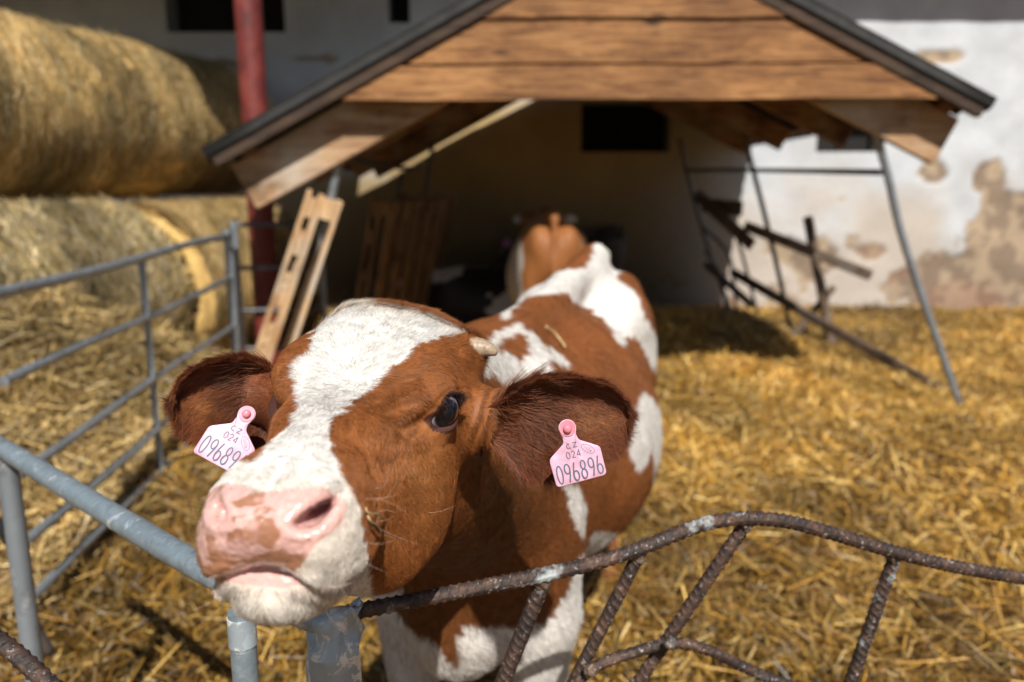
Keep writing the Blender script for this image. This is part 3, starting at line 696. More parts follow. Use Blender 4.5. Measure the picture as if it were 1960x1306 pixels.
# ---- head: local axes F (towards the muzzle), R (towards picture right), U (up)
HA = np.array([[-.074, -.996, .044], [.995, -.077, -.065], [.068, .039, .997]]); HA /= np.linalg.norm(HA, axis=1, keepdims=True)
HO = np.array([-.153, .729, 1.088])
def h2w(p): return np.asarray(p, float)@HA+HO
def w2h(p): return (np.asarray(p, float)-HO)@np.linalg.inv(HA)
TF = np.array([-.235, -.20, -.16, -.12, -.08, -.045, -.012, .025, .06, .095, .13, .16, .185, .20])
TU = np.array([-.04, -.035, -.03, -.03, -.03, -.03, -.032, -.036, -.040, -.044, -.046, -.048, -.048, -.048])
TR = np.array([  # angles 0(top) 30 60 90(side) 120 150 180(bottom)
    [.060, .066, .070, .070, .070, .060, .055],
    [.082, .082, .082, .085, .088, .090, .085],
    [.102, .100, .096, .094, .093, .100, .098],
    [.101, .103, .101, .094, .097, .118, .118],
    [.094, .103, .109, .095, .102, .134, .134],
    [.087, .096, .104, .091, .102, .137, .139],
    [.078, .086, .096, .086, .096, .130, .134],
    [.071, .076, .080, .075, .086, .118, .122],
    [.066, .067, .066, .063, .073, .098, .102],
    [.062, .061, .057, .055, .061, .080, .083],
    [.058, .057, .054, .052, .054, .064, .068],
    [.052, .052, .051, .051, .054, .058, .060],
    [.038, .040, .042, .042, .044, .046, .046],
    [.010, .010, .010, .010, .010, .010, .010]])
_ff = np.linspace(TF[0], TF[-1], 256); _T = np.stack([np.interp(_ff, TF, TR[:, k]) for k in range(7)], 1)
_g = np.exp(-.5*(np.arange(-12, 13)/5.)**2); _g /= _g.sum()
_T = np.stack([np.convolve(np.pad(_T[:, k], 12, 'edge'), _g, 'valid') for k in range(7)], 1); _U = np.interp(_ff, TF, TU)
_a = np.linspace(0, 6, 97); _wt = []
for x in _a:   # periodic-even cubic in angle
    i = int(min(5, math.floor(x))); t = x-i; id4 = [abs(i-1), i, i+1, 6-abs(6-(i+2))]
    c4 = [.5*(-t+2*t*t-t**3), .5*(2-5*t*t+3*t**3), .5*(t+4*t*t-3*t**3), .5*(-t*t+t**3)]; r_ = np.zeros(7)
    for q, z in zip(id4, c4): r_[q] += z
    _wt.append(r_)
_T = _T@np.array(_wt).T
EYE = np.array([-.014, .079, .002]); EYER = .0210
def head_sdf(p):
    p = p.astype(np.float32); F, R, U = p[:, 0], np.abs(p[:, 1]), p[:, 2]; q = np.stack([F, R, U], 1)
    fi = np.clip((F-_ff[0])/(_ff[-1]-_ff[0])*255, 0, 254.999); i = fi.astype(int); t = fi-i
    uc = _U[i]*(1-t)+_U[i+1]*t; th = np.arctan2(R, U-uc)/np.pi*96; j = np.minimum(th.astype(int), 95); s = th-j
    rad = (_T[i, j]*(1-s)+_T[i, j+1]*s)*(1-t)+(_T[i+1, j]*(1-s)+_T[i+1, j+1]*s)*t
    d = (np.hypot(R, U-uc)-rad)*.85; d = np.maximum(d, np.maximum(_ff[0]-F, F-_ff[-1]))
    # muzzle
    d = smin(d, ell(q, (.168, .020, -.026), (.052, .042, .034)), .02)
    d = smin(d, ell(q, (.176, .036, -.046), (.046, .028, .030)), .018)
    d = smin(d, ell(q, (.196, .0, -.034), (.034, .040, .028)), .016)
    d = smin(d, ell(q, (.150, .036, -.066), (.060, .027, .024)), .016)
    low = ell(q, (.160, .0, -.096), (.052, .037, .026)); low = smin(low, ell(q, (.120, .0, -.098), (.06, .042, .03)), .02)
    mo = .0115+R*R*9.                                   # mouth line, lower towards the corners
    d = smin(d, low, .017)
    dm = U+.0665+mo-.010
    on = np.clip((F-.085)/.05, 0, 1)*np.clip((.058-R)/.02+.6, 0, 1)
    d = d+on*.0018*np.exp(-(dm/.0025)**2)
    d = d-on*.002*np.exp(-((dm-.009)/.007)**2)*np.clip((F-.15)/.04, 0, 1)-on*.003*np.exp(-((dm+.011)/.008)**2)
    # fold between nose and bridge
    d = d+.0035*np.exp(-((F-.158-.6*R)/.010)**2)*np.clip((U+.03)/.02, 0, 1)
    d = d-.003*np.exp(-((F-.175-.3*R)/.010)**2)*np.clip((U+.03)/.02, 0, 1)
    # nostril: slanted comma
    cn = np.array([.213, .0405, -.019], np.float32)
    qn = q-cn; qn[:, 1] -= np.where(p[:, 1] < 0, .006, 0); ca, sa = math.cos(.62), math.sin(.62)
    u_ = qn[:, 1]*ca+qn[:, 2]*sa; v_ = -qn[:, 1]*sa+qn[:, 2]*ca-u_*u_*10; f_ = qn[:, 0]+.35*qn[:, 1]*0
    rim = np.exp(-((np.sqrt((u_/.021)**2+(v_/.0125)**2)-1)/.35)**2)*np.exp(-(f_/.035)**2)
    d = d-.0024*rim
    hole = np.sqrt((f_/np.where(p[:, 1] < 0, .010, .030))**2+((u_+.006)/.0115)**2+(v_/.0062)**2)-1; d = smax(d, -hole*.0062, .004)
    slit = np.sqrt((f_/np.where(p[:, 1] < 0, .006, .016))**2+((u_-.008)/.014)**2+(v_/.0040)**2)-1; d = smax(d, -slit*.004, .003)
    # lachrymal groove, brow, cheek muscle, jaw
    d = smin(d, ell(q, (-.018, .066, .020), (.040, .022, .016)), .02)
    d = smin(d, ell(q, (-.060, .066, -.075), (.070, .026, .060)), .03)
    d = smin(d, ell(q, (.045, .030, .004), (.055, .022, .018)), .02)
    d = smax(d, -ell(q, (.030, .078, .000), (.035, .012, .010)), .014)
    # eye: lids around the ball, almond opening
    e = q-EYE.astype(np.float32); re = np.linalg.norm(e, axis=1); lid = re-(EYER+.0042)
    d = smin(d, lid, .010)
    n = e/(re[:, None]+1e-6); od = np.array([.40, .91, .0]); od /= np.linalg.norm(od); ax1 = np.array([.93, -.30, -.22]); ax1 -= od*(ax1@od); ax1 /= np.linalg.norm(ax1); ax2 = np.cross(od, ax1); ax2 *= np.sign(ax2[2])
    x1 = n@ax1; x2 = n@ax2; front = n@od
    op = np.sqrt((x1/.92)**2+((x2-.08+.22*x1*x1)/(.68))**2)-1; op = np.where(front > .1, op, 1.)
    d = smax(d, -np.maximum(op*EYER*.6, -(EYER+.05-re)), .0022)
    d = d-.0010*np.exp(-((op-.40)/.15)**2)*(re < .034)*(front > .2)   # lid fold
    d = smin(d, cone(q, (-.10, .07, -.022), (-.088, .135, -.020), .042, .027), .025)
    # horn bud swelling
    d = smin(d, ell(q, (-.135, .084, .030), (.026, .026, .022))+np.where(p[:, 1] < 0, .02, 0), .02)
    return d.astype(np.float32)

# ---- body, in its own frame: s along the back, t to picture right, z up
class Body:
    def __init__(b, o, yaw, sc=1.0): b.o = np.array([o[0], o[1], 0.]); b.a = np.array([math.sin(yaw), math.cos(yaw), 0]); b.t = np.array([math.cos(yaw), -math.sin(yaw), 0]); b.sc = sc
    def w(b, s, t, z): return b.o+(b.a*s+b.t*t)*b.sc+np.array([0, 0, z*b.sc])
    def loc(b, P): q = P-b.o; return np.stack([q@b.a, q@b.t, q[:, 2]], 1)/b.sc
def body_sdf(q, legs=True, lean=0.):
    """q in body frame (s,t,z)"""
    q = q.astype(np.float32).copy(); T = np.abs(q[:, 1]); m = np.stack([q[:, 0], T, q[:, 2]], 1)
    d = ell(q, (.52, 0, .72), (.56, .245, .265))
    d = smin(d, ell(q, (.62, 0, .63), (.46, .262, .25)), .08)
    d = smin(d, ell(q, (.12, 0, .755), (.26, .165, .265)), .10)
    d = smin(d, ell(q, (1.04, 0, .81), (.26, .185, .22)), .10)
    d = smin(d, cone(q, (.02, 0, .975), (1.12, 0, 1.055), .038, .045), .07)
    d = smin(d, ell(m, (.95, .125, .92), (.10, .06, .06)), .09)
    d = smin(d, ell(m, (1.20, .085, .93), (.08, .05, .08)), .09)
    d = smin(d, cone(q, (1.15, 0, 1.075), (1.26, 0, 1.06), .032, .026), .03)
    d = smin(d, cone(q, (1.26, 0, 1.06), (1.33, 0, .60), .022, .014), .02)
    d = smin(d, ell(q, (1.33, 0, .50), (.03, .03, .12)), .02)
    d = smin(d, ell(q, (-.06, 0, .60), (.14, .11, .17)), .09)
    d = smin(d, ell(m, (.03, .115, .80), (.12, .055, .19)), .06)
    if legs:
        d = smin(d, ell(m, (.0, .125, .60), (.085, .065, .14)), .05)
        d = smin(d, cone(m, (-.02, .125, .52), (-.02, .125, .33), .066, .042), .04)
        d = smin(d, cone(m, (-.02, .125, .33), (-.01, .125, .12), .036, .026), .02)
        d = smin(d, cone(m, (-.01, .125, .12), (-.03, .125, .03), .030, .036), .02)
        d = smin(d, ell(m, (1.06, .115, .68), (.17, .085, .27)), .07)
        d = smin(d, cone(m, (1.08, .105, .55), (1.20, .075, .40), .085, .040), .04)
        d = smin(d, cone(m, (1.20, .075, .40), (1.15, .065, .12), .036, .027), .02)
        d = smin(d, cone(m, (1.15, .065, .12), (1.12, .065, .03), .030, .036), .02)
    return d

# ---- the calf at the gate
MB_ = Body((-.065, 1.36), math.radians(16.2))
def neck_sdf(p):
    d = cone(p, h2w((-.15, 0, .0)), MB_.w(.06, 0, .93), .075, .085)
    d = smin(d, cone(p, h2w((-.10, 0, -.075)), MB_.w(-.02, .0, .74), .088, .15), .06)
    d = smin(d, cone(p, h2w((-.16, 0, -.03)), MB_.w(.02, 0, .84), .095, .12), .05)
    return d
def torso_sdf(p):
    return smin(body_sdf(MB_.loc(p)), neck_sdf(p), .09)
WARP = [((-0.008, 0.098, 0.002), (871, 789)), ((0.217, 0.038, -0.019), (600, 985)), ((0.01, 0.0, 0.045), (664, 722)), ((-0.149, -0.047, 0.076), (664, 592)), ((-0.149, -0.02, 0.086), (710, 588)), ((-0.149, 0.007, 0.087), (763, 592)), ((-0.149, 0.045, 0.077), (830, 610)), ((-0.147, 0.085, 0.055), (888, 638)), ((-0.146, -0.073, 0.057), (628, 620)), ((-0.137, -0.089, 0.043), (601, 645)), ((-0.074, -0.083, 0.04), (562, 660)), ((-0.047, -0.087, 0.032), (533, 675)), ((-0.017, -0.098, 0.019), (518, 722)), ((0.136, -0.037, 0.003), (505, 852)), ((0.151, -0.046, -0.0), (469, 881)), ((0.172, -0.054, -0.005), (430, 907)), ((0.183, -0.063, -0.019), (404, 943)), ((0.201, -0.06, -0.024), (391, 972)), ((0.196, -0.062, -0.05), (378, 1024)), ((0.196, -0.059, -0.065), (371, 1060)), ((0.195, -0.054, -0.074), (376, 1085)), ((0.205, -0.047, -0.079), (396, 1103)), ((0.186, -0.037, -0.095), (428, 1137)), ((0.192, -0.027, -0.104), (443, 1160)), ((0.198, -0.017, -0.11), (474, 1181)), ((0.19, 0.001, -0.118), (534, 1193)), ((0.176, 0.021, -0.118), (590, 1181)), ((0.028, 0.041, -0.149), (742, 1136)), ((0.007, 0.061, -0.143), (798, 1099)), ((-0.022, 0.081, -0.133), (838, 1048)), ((-0.044, 0.091, -0.119), (861, 998)), ((-0.092, 0.103, -0.08), (874, 904)), ((-0.092, 0.105, -0.047), (886, 850))]
def warp(P):
    P = np.asarray(P, float)
    if not WARP: return P
    A = h2w(np.array([w_[0] for w_ in WARP])); px = np.array([w_[1] for w_ in WARP], float)
    tgt = np.stack([at(x, y, a[1]) for (x, y), a in zip(px, A)]); D = tgt-A
    s2 = (.055)**2
    K = np.exp(-((A[:, None]-A[None])**2).sum(-1)/s2/2)+np.eye(len(A))*.05; W = np.linalg.solve(K, D)
    out = P.copy(); st = 200000
    for i in range(0, len(P), st): out[i:i+st] += np.exp(-((P[i:i+st, None]-A[None])**2).sum(-1)/s2/2)@W
    return out

def ear_mesh(base, tip, up, fwd, wid, n=(90, 120), cupd=.035, seed=0, prof=None, lobe=0.0):
    """cupped ear with thickness; base & tip world, up = direction of the upper edge, fwd = where the opening faces"""
    base, tip = np.array(base), np.array(tip); L = np.linalg.norm(tip-base); ax = (tip-base)/L
    up = up-ax*(up@ax); up /= np.linalg.norm(up); fw = np.cross(ax, up); fw *= np.sign(fw@fwd)
    u = np.linspace(0, 1, n[0]); th = np.linspace(0, 2*np.pi, n[1], endpoint=False)
    U, TT = np.meshgrid(u, th, indexing='ij'); U, TT = U.ravel(), TT.ravel()
    v = np.cos(TT); side = np.sin(TT)                                 # closed section: front skin / back skin
    uk = [0, .08, .2, .35, .5, .65, .8, .9, .96, 1.]; wu = np.interp(U, uk, [.30, .46, .80, 1., 1.0, .94, .80, .60, .38, .04])*wid
    wl = np.interp(U, uk, [.34, .55, .98, 1.12, 1.02, .92, .78, .58, .36, .04])*wid*(1+lobe*np.exp(-((U-.22)/.14)**2))
    w_ = np.where(v > 0, wu, wl)
    cup = cupd*np.interp(U, uk, [.5, .8, 1.1, 1.1, .9, .7, .45, .25, .1, 0])
    th_ = np.interp(U, uk, [.022, .014, .008, .006, .005, .005, .005, .004, .003, .001])
    depth = cup*(np.abs(v)**2.2)-cup*.6+side*th_*np.sqrt(np.clip(1-v*v*.97, 0, 1))
    P = base+ax*(U*L)[:, None]+up*(v*w_)[:, None]+fw*(depth+.006*np.sin(U*5+v*2))[:, None]
    m = n[1]; i = np.arange(n[0]-1)[:, None]*m; j = np.arange(m)[None]; k = (j+1) % m
    F = np.stack([i+j, i+k, i+m+k, i+m+j], -1).reshape(-1, 4)
    if np.dot(np.cross(ax, up), fw) < 0: F = F[:, ::-1]
    return P, F, U, v, side, ax, up, fw, L

# coat pattern (where the hair is white), outlined on the animal as seen from the front
def z(pts, ox, oy, s): return [(ox+x/s, oy+y/s) for x, y in pts]
BLAZE = z([(690, 60), (640, 140), (600, 165), (575, 185), (570, 235), (545, 280), (510, 320), (500, 350), (520, 390), (530, 430), (525, 470), (500, 510), (450, 560), (400, 620), (360, 655),
           (200, 640), (40, 800), (40, 1270), (700, 1300), (800, 1180), (785, 1130), (780, 1000), (765, 900), (740, 820), (700, 760), (670, 700), (650, 650), (640, 610), (630, 560), (640, 520), (660, 490), (700, 460),
           (750, 420), (800, 370), (840, 330), (880, 310), (910, 280), (940, 240), (990, 215), (1050, 200), (1120, 192), (1140, 175), (1060, 128), (1000, 108), (900, 98), (800, 88)], 300, 540, 1.921)
PAD = z([(210, 330), (330, 345), (430, 385), (530, 395), (640, 380), (750, 365), (870, 370), (950, 400), (985, 470), (975, 580), (900, 650), (800, 720), (770, 760), (700, 870), (640, 895), (560, 860),
         (430, 850), (300, 860), (220, 905), (120, 960), (30, 940), (-10, 820), (20, 700), (40, 620), (80, 520), (130, 400)], 360, 820, 3.265)
LIP = z([(215, 905), (300, 860), (430, 850), (560, 865), (690, 930), (700, 975), (600, 1000), (400, 990), (260, 960)], 360, 820, 3.265)
MOT = z([(240, 660), (300, 620), (380, 580), (430, 530), (500, 540), (560, 600), (570, 680), (520, 740), (420, 730), (300, 750), (250, 710)], 360, 820, 3.265), \
      z([(0, 940), (20, 780), (60, 660), (130, 680), (200, 700), (240, 760), (300, 800), (420, 800), (480, 760), (600, 740), (660, 780), (740, 740), (770, 760), (700, 890), (560, 860), (430, 850), (300, 860), (120, 960)], 360, 820, 3.265), \
      z([(290, 470), (340, 420), (430, 390), (490, 410), (470, 460), (380, 470), (320, 500)], 360, 820, 3.265)
Z6 = lambda p: z(p, 760, 380, 3.379)
Z2 = lambda p: z(p, 800, 600, 1.85)
Z7 = lambda p: z(p, 560, 900, 2.649)
WHITE = [Z6([(700, 800), (780, 700), (850, 640), (940, 620), (1100, 615), (1120, 660), (1250, 720), (1330, 780), (1390, 870), (1420, 930), (1470, 960), (1490, 900), (1540, 890), (1580, 950), (1620, 1040), (1660, 1110), (1690, 1110), (1680, 900), (1640, 830), (1580, 700), (1530, 600), (1430, 540), (1430, 490), (1475, 460), (1450, 340), (1450, 250), (1300, 260), (1230, 440), (1100, 470), (950, 480), (860, 540), (740, 660), (640, 800)]),
         Z6([(540, 950), (620, 880), (680, 850), (790, 805), (820, 850), (850, 850), (960, 960), (980, 1000), (980, 1070), (1020, 1140), (940, 1260), (740, 1260), (700, 1190), (620, 1150), (500, 1110), (500, 1000)]),
         Z6([(960, 950), (1060, 1030), (1130, 1085), (1100, 1100), (1000, 1040)]),
         Z2([(800, 275), (770, 330), (745, 350), (735, 420), (755, 520), (770, 558), (800, 540), (820, 480), (840, 540), (832, 620), (805, 720), (780, 765), (760, 775), (700, 778), (620, 775), (590, 840), (575, 860), (830, 900), (930, 640), (930, 300), (855, 180), (850, 330), (830, 300)]),
         Z2([(515, 600), (570, 600), (590, 690), (590, 770), (575, 790), (545, 720)]),
         Z7([(380, 620), (560, 600), (520, 720), (600, 800), (640, 855), (690, 850), (740, 920), (800, 1000), (840, 1000), (850, 850), (870, 790), (1000, 800), (1110, 800), (1200, 795), (1270, 770), (1330, 700), (1400, 620), (1425, 480), (1500, 400), (1800, 400), (1800, 1200), (200, 1200), (200, 700)])]
BROWNIN = [Z6([(620, 960), (680, 910), (790, 880), (835, 900), (835, 990), (800, 1050), (740, 1010), (700, 990)])]
FACE = np.array([.285, .098, .027]); BODYB = np.array([.25, .086, .025]); WHT = np.array([.80, .765, .72]); EARC = np.array([.19, .060, .025])

def jitter(P, px, amp, f=60, seed=3):
    n = np.stack([fbm(P*f, 3, seed)-.5, fbm(P*f+5, 3, seed+7)-.5], 1); return px+n*amp
def head_cols(P, L):
    """P world (after warp), L local head coordinates"""
    px = jitter(P, project(P), 22, 110); F, R, U = L[:, 0], L[:, 1], L[:, 2]; wh = inpoly(px, BLAZE) & (F > np.where(R < .0, -.185, -.185+.03*np.clip(R/.02, 0, 1)))
    n = fbm(P*18, 4, 2)[:, None]; n2 = fbm(P*60, 3, 6)[:, None]
    br = FACE*(.72+.55*n)
    gold = np.exp(-(((F-.03)/.05)**2+((U+.045)/.04)**2))[:, None]*(R > 0)[:, None]; br = br*(1-gold*.45)+np.array([.40, .17, .055])*gold*.45
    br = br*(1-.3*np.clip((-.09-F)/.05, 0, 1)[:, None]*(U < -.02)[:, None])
    lr = (np.clip((-R-.095)/.012, 0, 1)*(F < -.05))[:, None]; br = br*(1-lr)+EARC*1.1*lr
    w_ = WHT*(.88+.18*n2)
    dt = np.clip((-.10-F)/.05, 0, 1)[:, None]*.4*n2*2; w_ = w_*(1-dt)+np.array([.58, .46, .30])*dt
    tan = (np.clip((F-.12)/.04, 0, 1)*np.clip((.01-U)/.02, 0, 1))[:, None]*.5; w_ = w_*(1-tan*.9)+np.array([.58, .48, .36])*tan*.9
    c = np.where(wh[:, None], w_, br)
    pj = jitter(P, project(P), 8, 80, 5)
    front = (F > .135)
    pad = inpoly(pj, PAD) & front & (U > np.where(R < -.02, -.088, -.072)); lip = inpoly(project(P), LIP) & front
    pj2 = jitter(P, project(P), 34, 55, 15)
    mot = np.zeros(len(P), bool)
    for q in MOT: mot |= inpoly(pj2, q)
    mot = mot | ((fbm(P*160, 2, 31) > .70) & (fbm(P*30, 2, 32) > .5))
    pk = np.array([.70, .42, .375])*(.82+.34*n2); mb = np.array([.36, .17, .10])*(.8+.45*n2)
    sp = np.clip((fbm(P*75, 5, 19)-.33)*6, 0, 1)[:, None]
    c = np.where((pad | lip)[:, None], np.where(mot[:, None] & pad[:, None], mb*sp+pk*(1-sp), pk), c)
    # rims of the eyes: bare darker skin
    e = np.stack([F, np.abs(R), U], 1)-EYE; re = np.linalg.norm(e, axis=1); rim = (re < .0262)[:, None]
    c = np.where(rim, np.array([.075, .03, .022]), c)
    nost = np.exp(-(((F-.205)/.03)**2+((np.abs(R)-.040)/.016)**2+((U+.028)/.011)**2))[:, None]
    gro = (np.abs(U+.0665+.0015+R*R*9) < .0050) & (F > .12) & (np.abs(R) < .05)
    pad = pad | gro; c = np.where((gro & ~lip)[:, None], np.array([.36, .17, .12]), c)
    inner = np.clip((.206-F)/.012, 0, 1)[:, None]*(nost > .45); c = c*(1-inner*.9)+np.array([.16, .04, .045])*inner*.9
    c = np.where((inner > .1) & (R < 0)[:, None], np.array([.55, .28, .25]), c)
    return c, wh, pad | lip
def body_cols(P):
    px = jitter(P, project(P), 16, 40, 9); wh = np.zeros(len(P), bool)
    for q in WHITE: wh |= inpoly(px, q)
    for q in BROWNIN: wh &= ~inpoly(px, q)
    q = MB_.loc(P); wh = np.where((q[:, 2] < .48) & (q[:, 0] < .9), True, wh) & ~((q[:, 0] > .95) & (q[:, 2] < .55))
    n = fbm(P*9, 4, 12)[:, None]; n2 = fbm(P*30, 3, 16)[:, None]
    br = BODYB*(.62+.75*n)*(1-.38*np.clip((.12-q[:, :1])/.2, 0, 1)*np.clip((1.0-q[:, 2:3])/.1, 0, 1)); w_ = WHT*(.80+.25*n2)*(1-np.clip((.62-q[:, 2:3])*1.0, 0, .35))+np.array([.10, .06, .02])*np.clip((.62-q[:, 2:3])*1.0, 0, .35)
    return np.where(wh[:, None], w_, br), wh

def main_calf():
    root = empty("calf", (MB_.w(.5, 0, 0)[0], MB_.w(.5, 0, 0)[1], 0))
    tag(root, "brown and white calf looking over the gate with a pink tag in each ear", "calf", "calves in the pen")
    # fine head mesh
    hf = lambda p: smin(head_sdf(p), neck_sdf(h2w(p).astype(np.float32)), .035)
    V, F = surface_nets(hf, (-.205, -.135, -.27), (.245, .135, .13), .0018)
    V = relax(V, F, 2, .4)
    fc = V[F].mean(1)
    F = F[(fc[:, 0] > -.195) & (fc[:, 2] > -.262) & (np.abs(fc[:, 1]) < .132)]; V, F, _ = compact(V, F)
    L = V.copy(); Vh = warp(h2w(V)); Fh = F
    # forelock and skin relief
    N = vnormals(Vh, Fh); pj = project(Vh)
    def crease(pts, wd, dp):
        pts = np.array(pts, float); best = np.full(len(pj), 1e9)
        for a, b in zip(pts[:-1], pts[1:]):
            d = b-a; t = np.clip(((pj-a)@d)/(d@d), 0, 1); best = np.minimum(best, np.linalg.norm(pj-a-t[:, None]*d, axis=1))
        return -dp*np.exp(-(best/wd)**2)+dp*.6*np.exp(-((best-wd*1.8)/wd)**2)
    vis = (L[:, 1] > 0)
    dsp = np.zeros(len(Vh))
    for pts, wd, dp in (([(842, 765), (862, 746), (884, 748)], 4, .0016), ([(838, 800), (815, 808), (790, 830)], 5, .0012), ([(950, 762), (940, 810), (925, 850), (912, 868)], 5, .0035),
                        ([(938, 752), (925, 800), (905, 850)], 5, .003), ([(962, 770), (958, 820), (945, 870)], 5, .003), ([(742, 785), (770, 776), (806, 768)], 8, .003), ([(768, 815), (800, 800)], 7, .002),
                        ([(640, 905), (720, 900), (800, 870)], 12, .0012)):
        dsp += crease(pts, wd*1.3, dp*.55)*vis
    for s, a in ((16, .0008), (60, .0005)): dsp += (fbm(Vh*s, 3, 40+s)-.5)*a*2*np.clip((L[:, 0]+.2)*9, 0, 1)
    pebl = (fbm(Vh*330, 2, 44)-.5)*.0017
    Vh = Vh+N*dsp[:, None]
    Ch, wh, bare = head_cols(Vh, L); Vh = Vh+N*(pebl*bare)[:, None]
    # coarser body
    V, F = surface_nets(lambda p: torso_sdf(p), (-.45, .80, -.02), (.75, 2.95, 1.22), .0095)
    V = relax(V, F, 1, .4); fc = V[F].mean(1); lc = w2h(fc); keep = (lc[:, 0] < -.186) | (lc[:, 2] < -.255) | (np.abs(lc[:, 1]) > .129)
    V, F, _ = compact(V, F[keep]); near = w2h(V)[:, 0] > -.26
    Vb, Fb = V, F; Cb, whb = body_cols(Vb)
    Nb = vnormals(Vb, Fb)
    Vb = Vb+Nb*(((fbm(Vb*7, 4, 4)-.5)*.012+(fbm(Vb*26, 3, 5)-.5)*.004)*np.clip(-(w2h(Vb)[:, 0]+.19)/.06, 0, 1))[:, None]
    # ears
    parts = [(Vh, Fh, Ch), (Vb, Fb, Cb)]; ears = []
    bR = warp(h2w([(-.084, .122, -.020)]))[0]; tR = at(1205, 792, .80)
    bL = warp(h2w([(-.100, -.100, -.018)]))[0]; tL = at(330, 768, .775)
    toc = np.array([0, -.95, .25])
    for (b0, t0, up, fw, wid, sd, lobe, cp) in ((bR, tR, np.array([.10, -.05, 1.]), np.array([.15, -1, .05]), .0455, 1, .18, .036), (bL, tL, np.array([-.05, -.05, 1.]), np.array([-.25, -1, .05]), .042, 2, .15, .034)):
        P, F, U, v, side, ax, up_, fw_, Lg = ear_mesh(b0, t0, up, fw, wid, cupd=cp, seed=sd, lobe=lobe)
        n = fbm(P*25, 3, sd)[:, None]; c = EARC*(.7+.7*n)
        inn = (np.exp(-((v-(-.15))/.34)**2)*np.exp(-((U-.66)/.2)**2)*(side > 0))[:, None]; c = c*(1-inn*.85)+np.array([.36, .14, .045])*inn*.85  # orange patch paints sunlight passing through the ear into its colour
        ears.append((P, F, c, U, v, side, ax, up_, fw_)); parts.append((P, F, c))
    off = 0; VV, FF, CC = [], [], []
    for P, F, c in parts: VV.append(P); FF.append(F+off); CC.append(c); off += len(P)
    bmask = np.concatenate([bare[Fh].mean(1) > .5]+[np.zeros(len(p[1]), bool) for p in parts[1:]])
    np_mesh("body", np.concatenate(VV), np.concatenate(FF), None, root, cols=np.concatenate(CC), mats=[M['hide'], M['nose']], midx=bmask.astype(int))
    return root, (Vh, Fh, Ch, L, wh, bare), (Vb, Fb, Cb, whb), ears
def nose_mat():
    m, n, l, b = mat('wet_nose'); a = n.new("ShaderNodeAttribute"); a.attribute_name = "col"; c = coords(n, l)
    t = noise(n, l, c, 260, 5, .7); r = ramp(n, [(.3, (.86,)*3), (.7, (1.08,)*3)]); l.new(t.outputs[0], r.inputs[0])
    l.new(mixc(n, l, 1.0, a.outputs['Color'], r.outputs[0], 'MULTIPLY'), b.inputs['Base Color'])
    t2 = noise(n, l, c, 90, 4, .6); r2 = ramp(n, [(.35, (.14,)*3), (.65, (.42,)*3)]); l.new(t2.outputs[0], r2.inputs[0]); l.new(r2.outputs[0], b.inputs['Roughness'])
    b.inputs['Subsurface Weight'].default_value = .15; b.inputs['Subsurface Radius'].default_value = (.01, .004, .003); b.inputs['Subsurface Scale'].default_value = .4
    b.inputs['Coat Weight'].default_value = .6; b.inputs['Coat Roughness'].default_value = .16
    bump(n, l, t.outputs[0], .35, .0012, b); return m
M['nose'] = nose_mat()
calf, HEADM, BODYM, EARM = main_calf()

def eyes(root):
    for sgn in (1, -1):
        s_ = h2w([EYE*np.array([1, sgn, 1])+np.array([.006, .019*sgn, 0])]); c = h2w(EYE*np.array([1, sgn, 1]))+(warp(s_)-s_)[0]-(HA[1]*-.010 if sgn < 0 else 0); nu, nv = 96, 64
        tgt = at(861, 794, c[1]-.3) if sgn > 0 else c+np.array([-.55, -.8, -.15])
        if sgn > 0: tgt = at(865, 797, c[1]-.017)
        d = tgt-c; d /= np.linalg.norm(d); u = np.cross(d, [0, 0, 1]); u /= np.linalg.norm(u); v = np.cross(u, d)
        ph = np.linspace(0, np.pi, nv); th = np.linspace(0, 2*np.pi, nu, endpoint=False); PH, TH_ = np.meshgrid(ph, th, indexing='ij'); PH, TH_ = PH.ravel(), TH_.ravel()
        r = EYER*(1+.055*np.exp(-(PH/.42)**4))
        P = c+(np.cos(PH)*r)[:, None]*d+(np.sin(PH)*np.cos(TH_)*r)[:, None]*u+(np.sin(PH)*np.sin(TH_)*r)[:, None]*v
        i = np.arange(nv-1)[:, None]*nu; j = np.arange(nu)[None]; k = (j+1) % nu; F = np.stack([i+j, i+nu+j, i+nu+k, i+k], -1).reshape(-1, 4)
        g = np.degrees(PH); col = np.where((g < 24)[:, None], [[.004, .005, .009]], np.where((g < 41)[:, None], [[.010, .013, .022]], np.where((g < 44)[:, None], [[.10, .085, .09]], [[.25, .215, .25]])))
        col = col*(.85+.3*fbm(P*400, 3, 3))[:, None]
        np_mesh("eye", P, F, M['eye'], root, cols=col)
def eye_mat():
    m, n, l, b = mat('moist_eye'); a = n.new("ShaderNodeAttribute"); a.attribute_name = "col"; l.new(a.outputs['Color'], b.inputs['Base Color'])
    b.inputs['Roughness'].default_value = .12; b.inputs['Coat Weight'].default_value = .3; b.inputs['Coat Roughness'].default_value = .03; b.inputs['Specular IOR Level'].default_value = .35; return m
M['eye'] = eye_mat()
eyes(calf)
def horns(root):
    b, bd, gn, gl = None, None, None, None
    for sgn in (1,):
        y = warp(h2w([(-.135, .090, .034)]))[0][1]; a = at(906, 668, y-.004); t = at(951, 677, y-.012)
        mb = MB(); n = 22; q = np.linspace(0, 1, n); P = a+(t-a)*q[:, None]+np.array([0, 0, .003])*np.sin(q*3.1)[:, None]; mb.tube(P, .0135*(1-q*.93)**.62+.0004, 28, rfun=lambda s_, th: 1+.025*np.sin(s_*1400)+.02*np.sin(th*3))
        mb.build("horn", M['horn'], root, True)
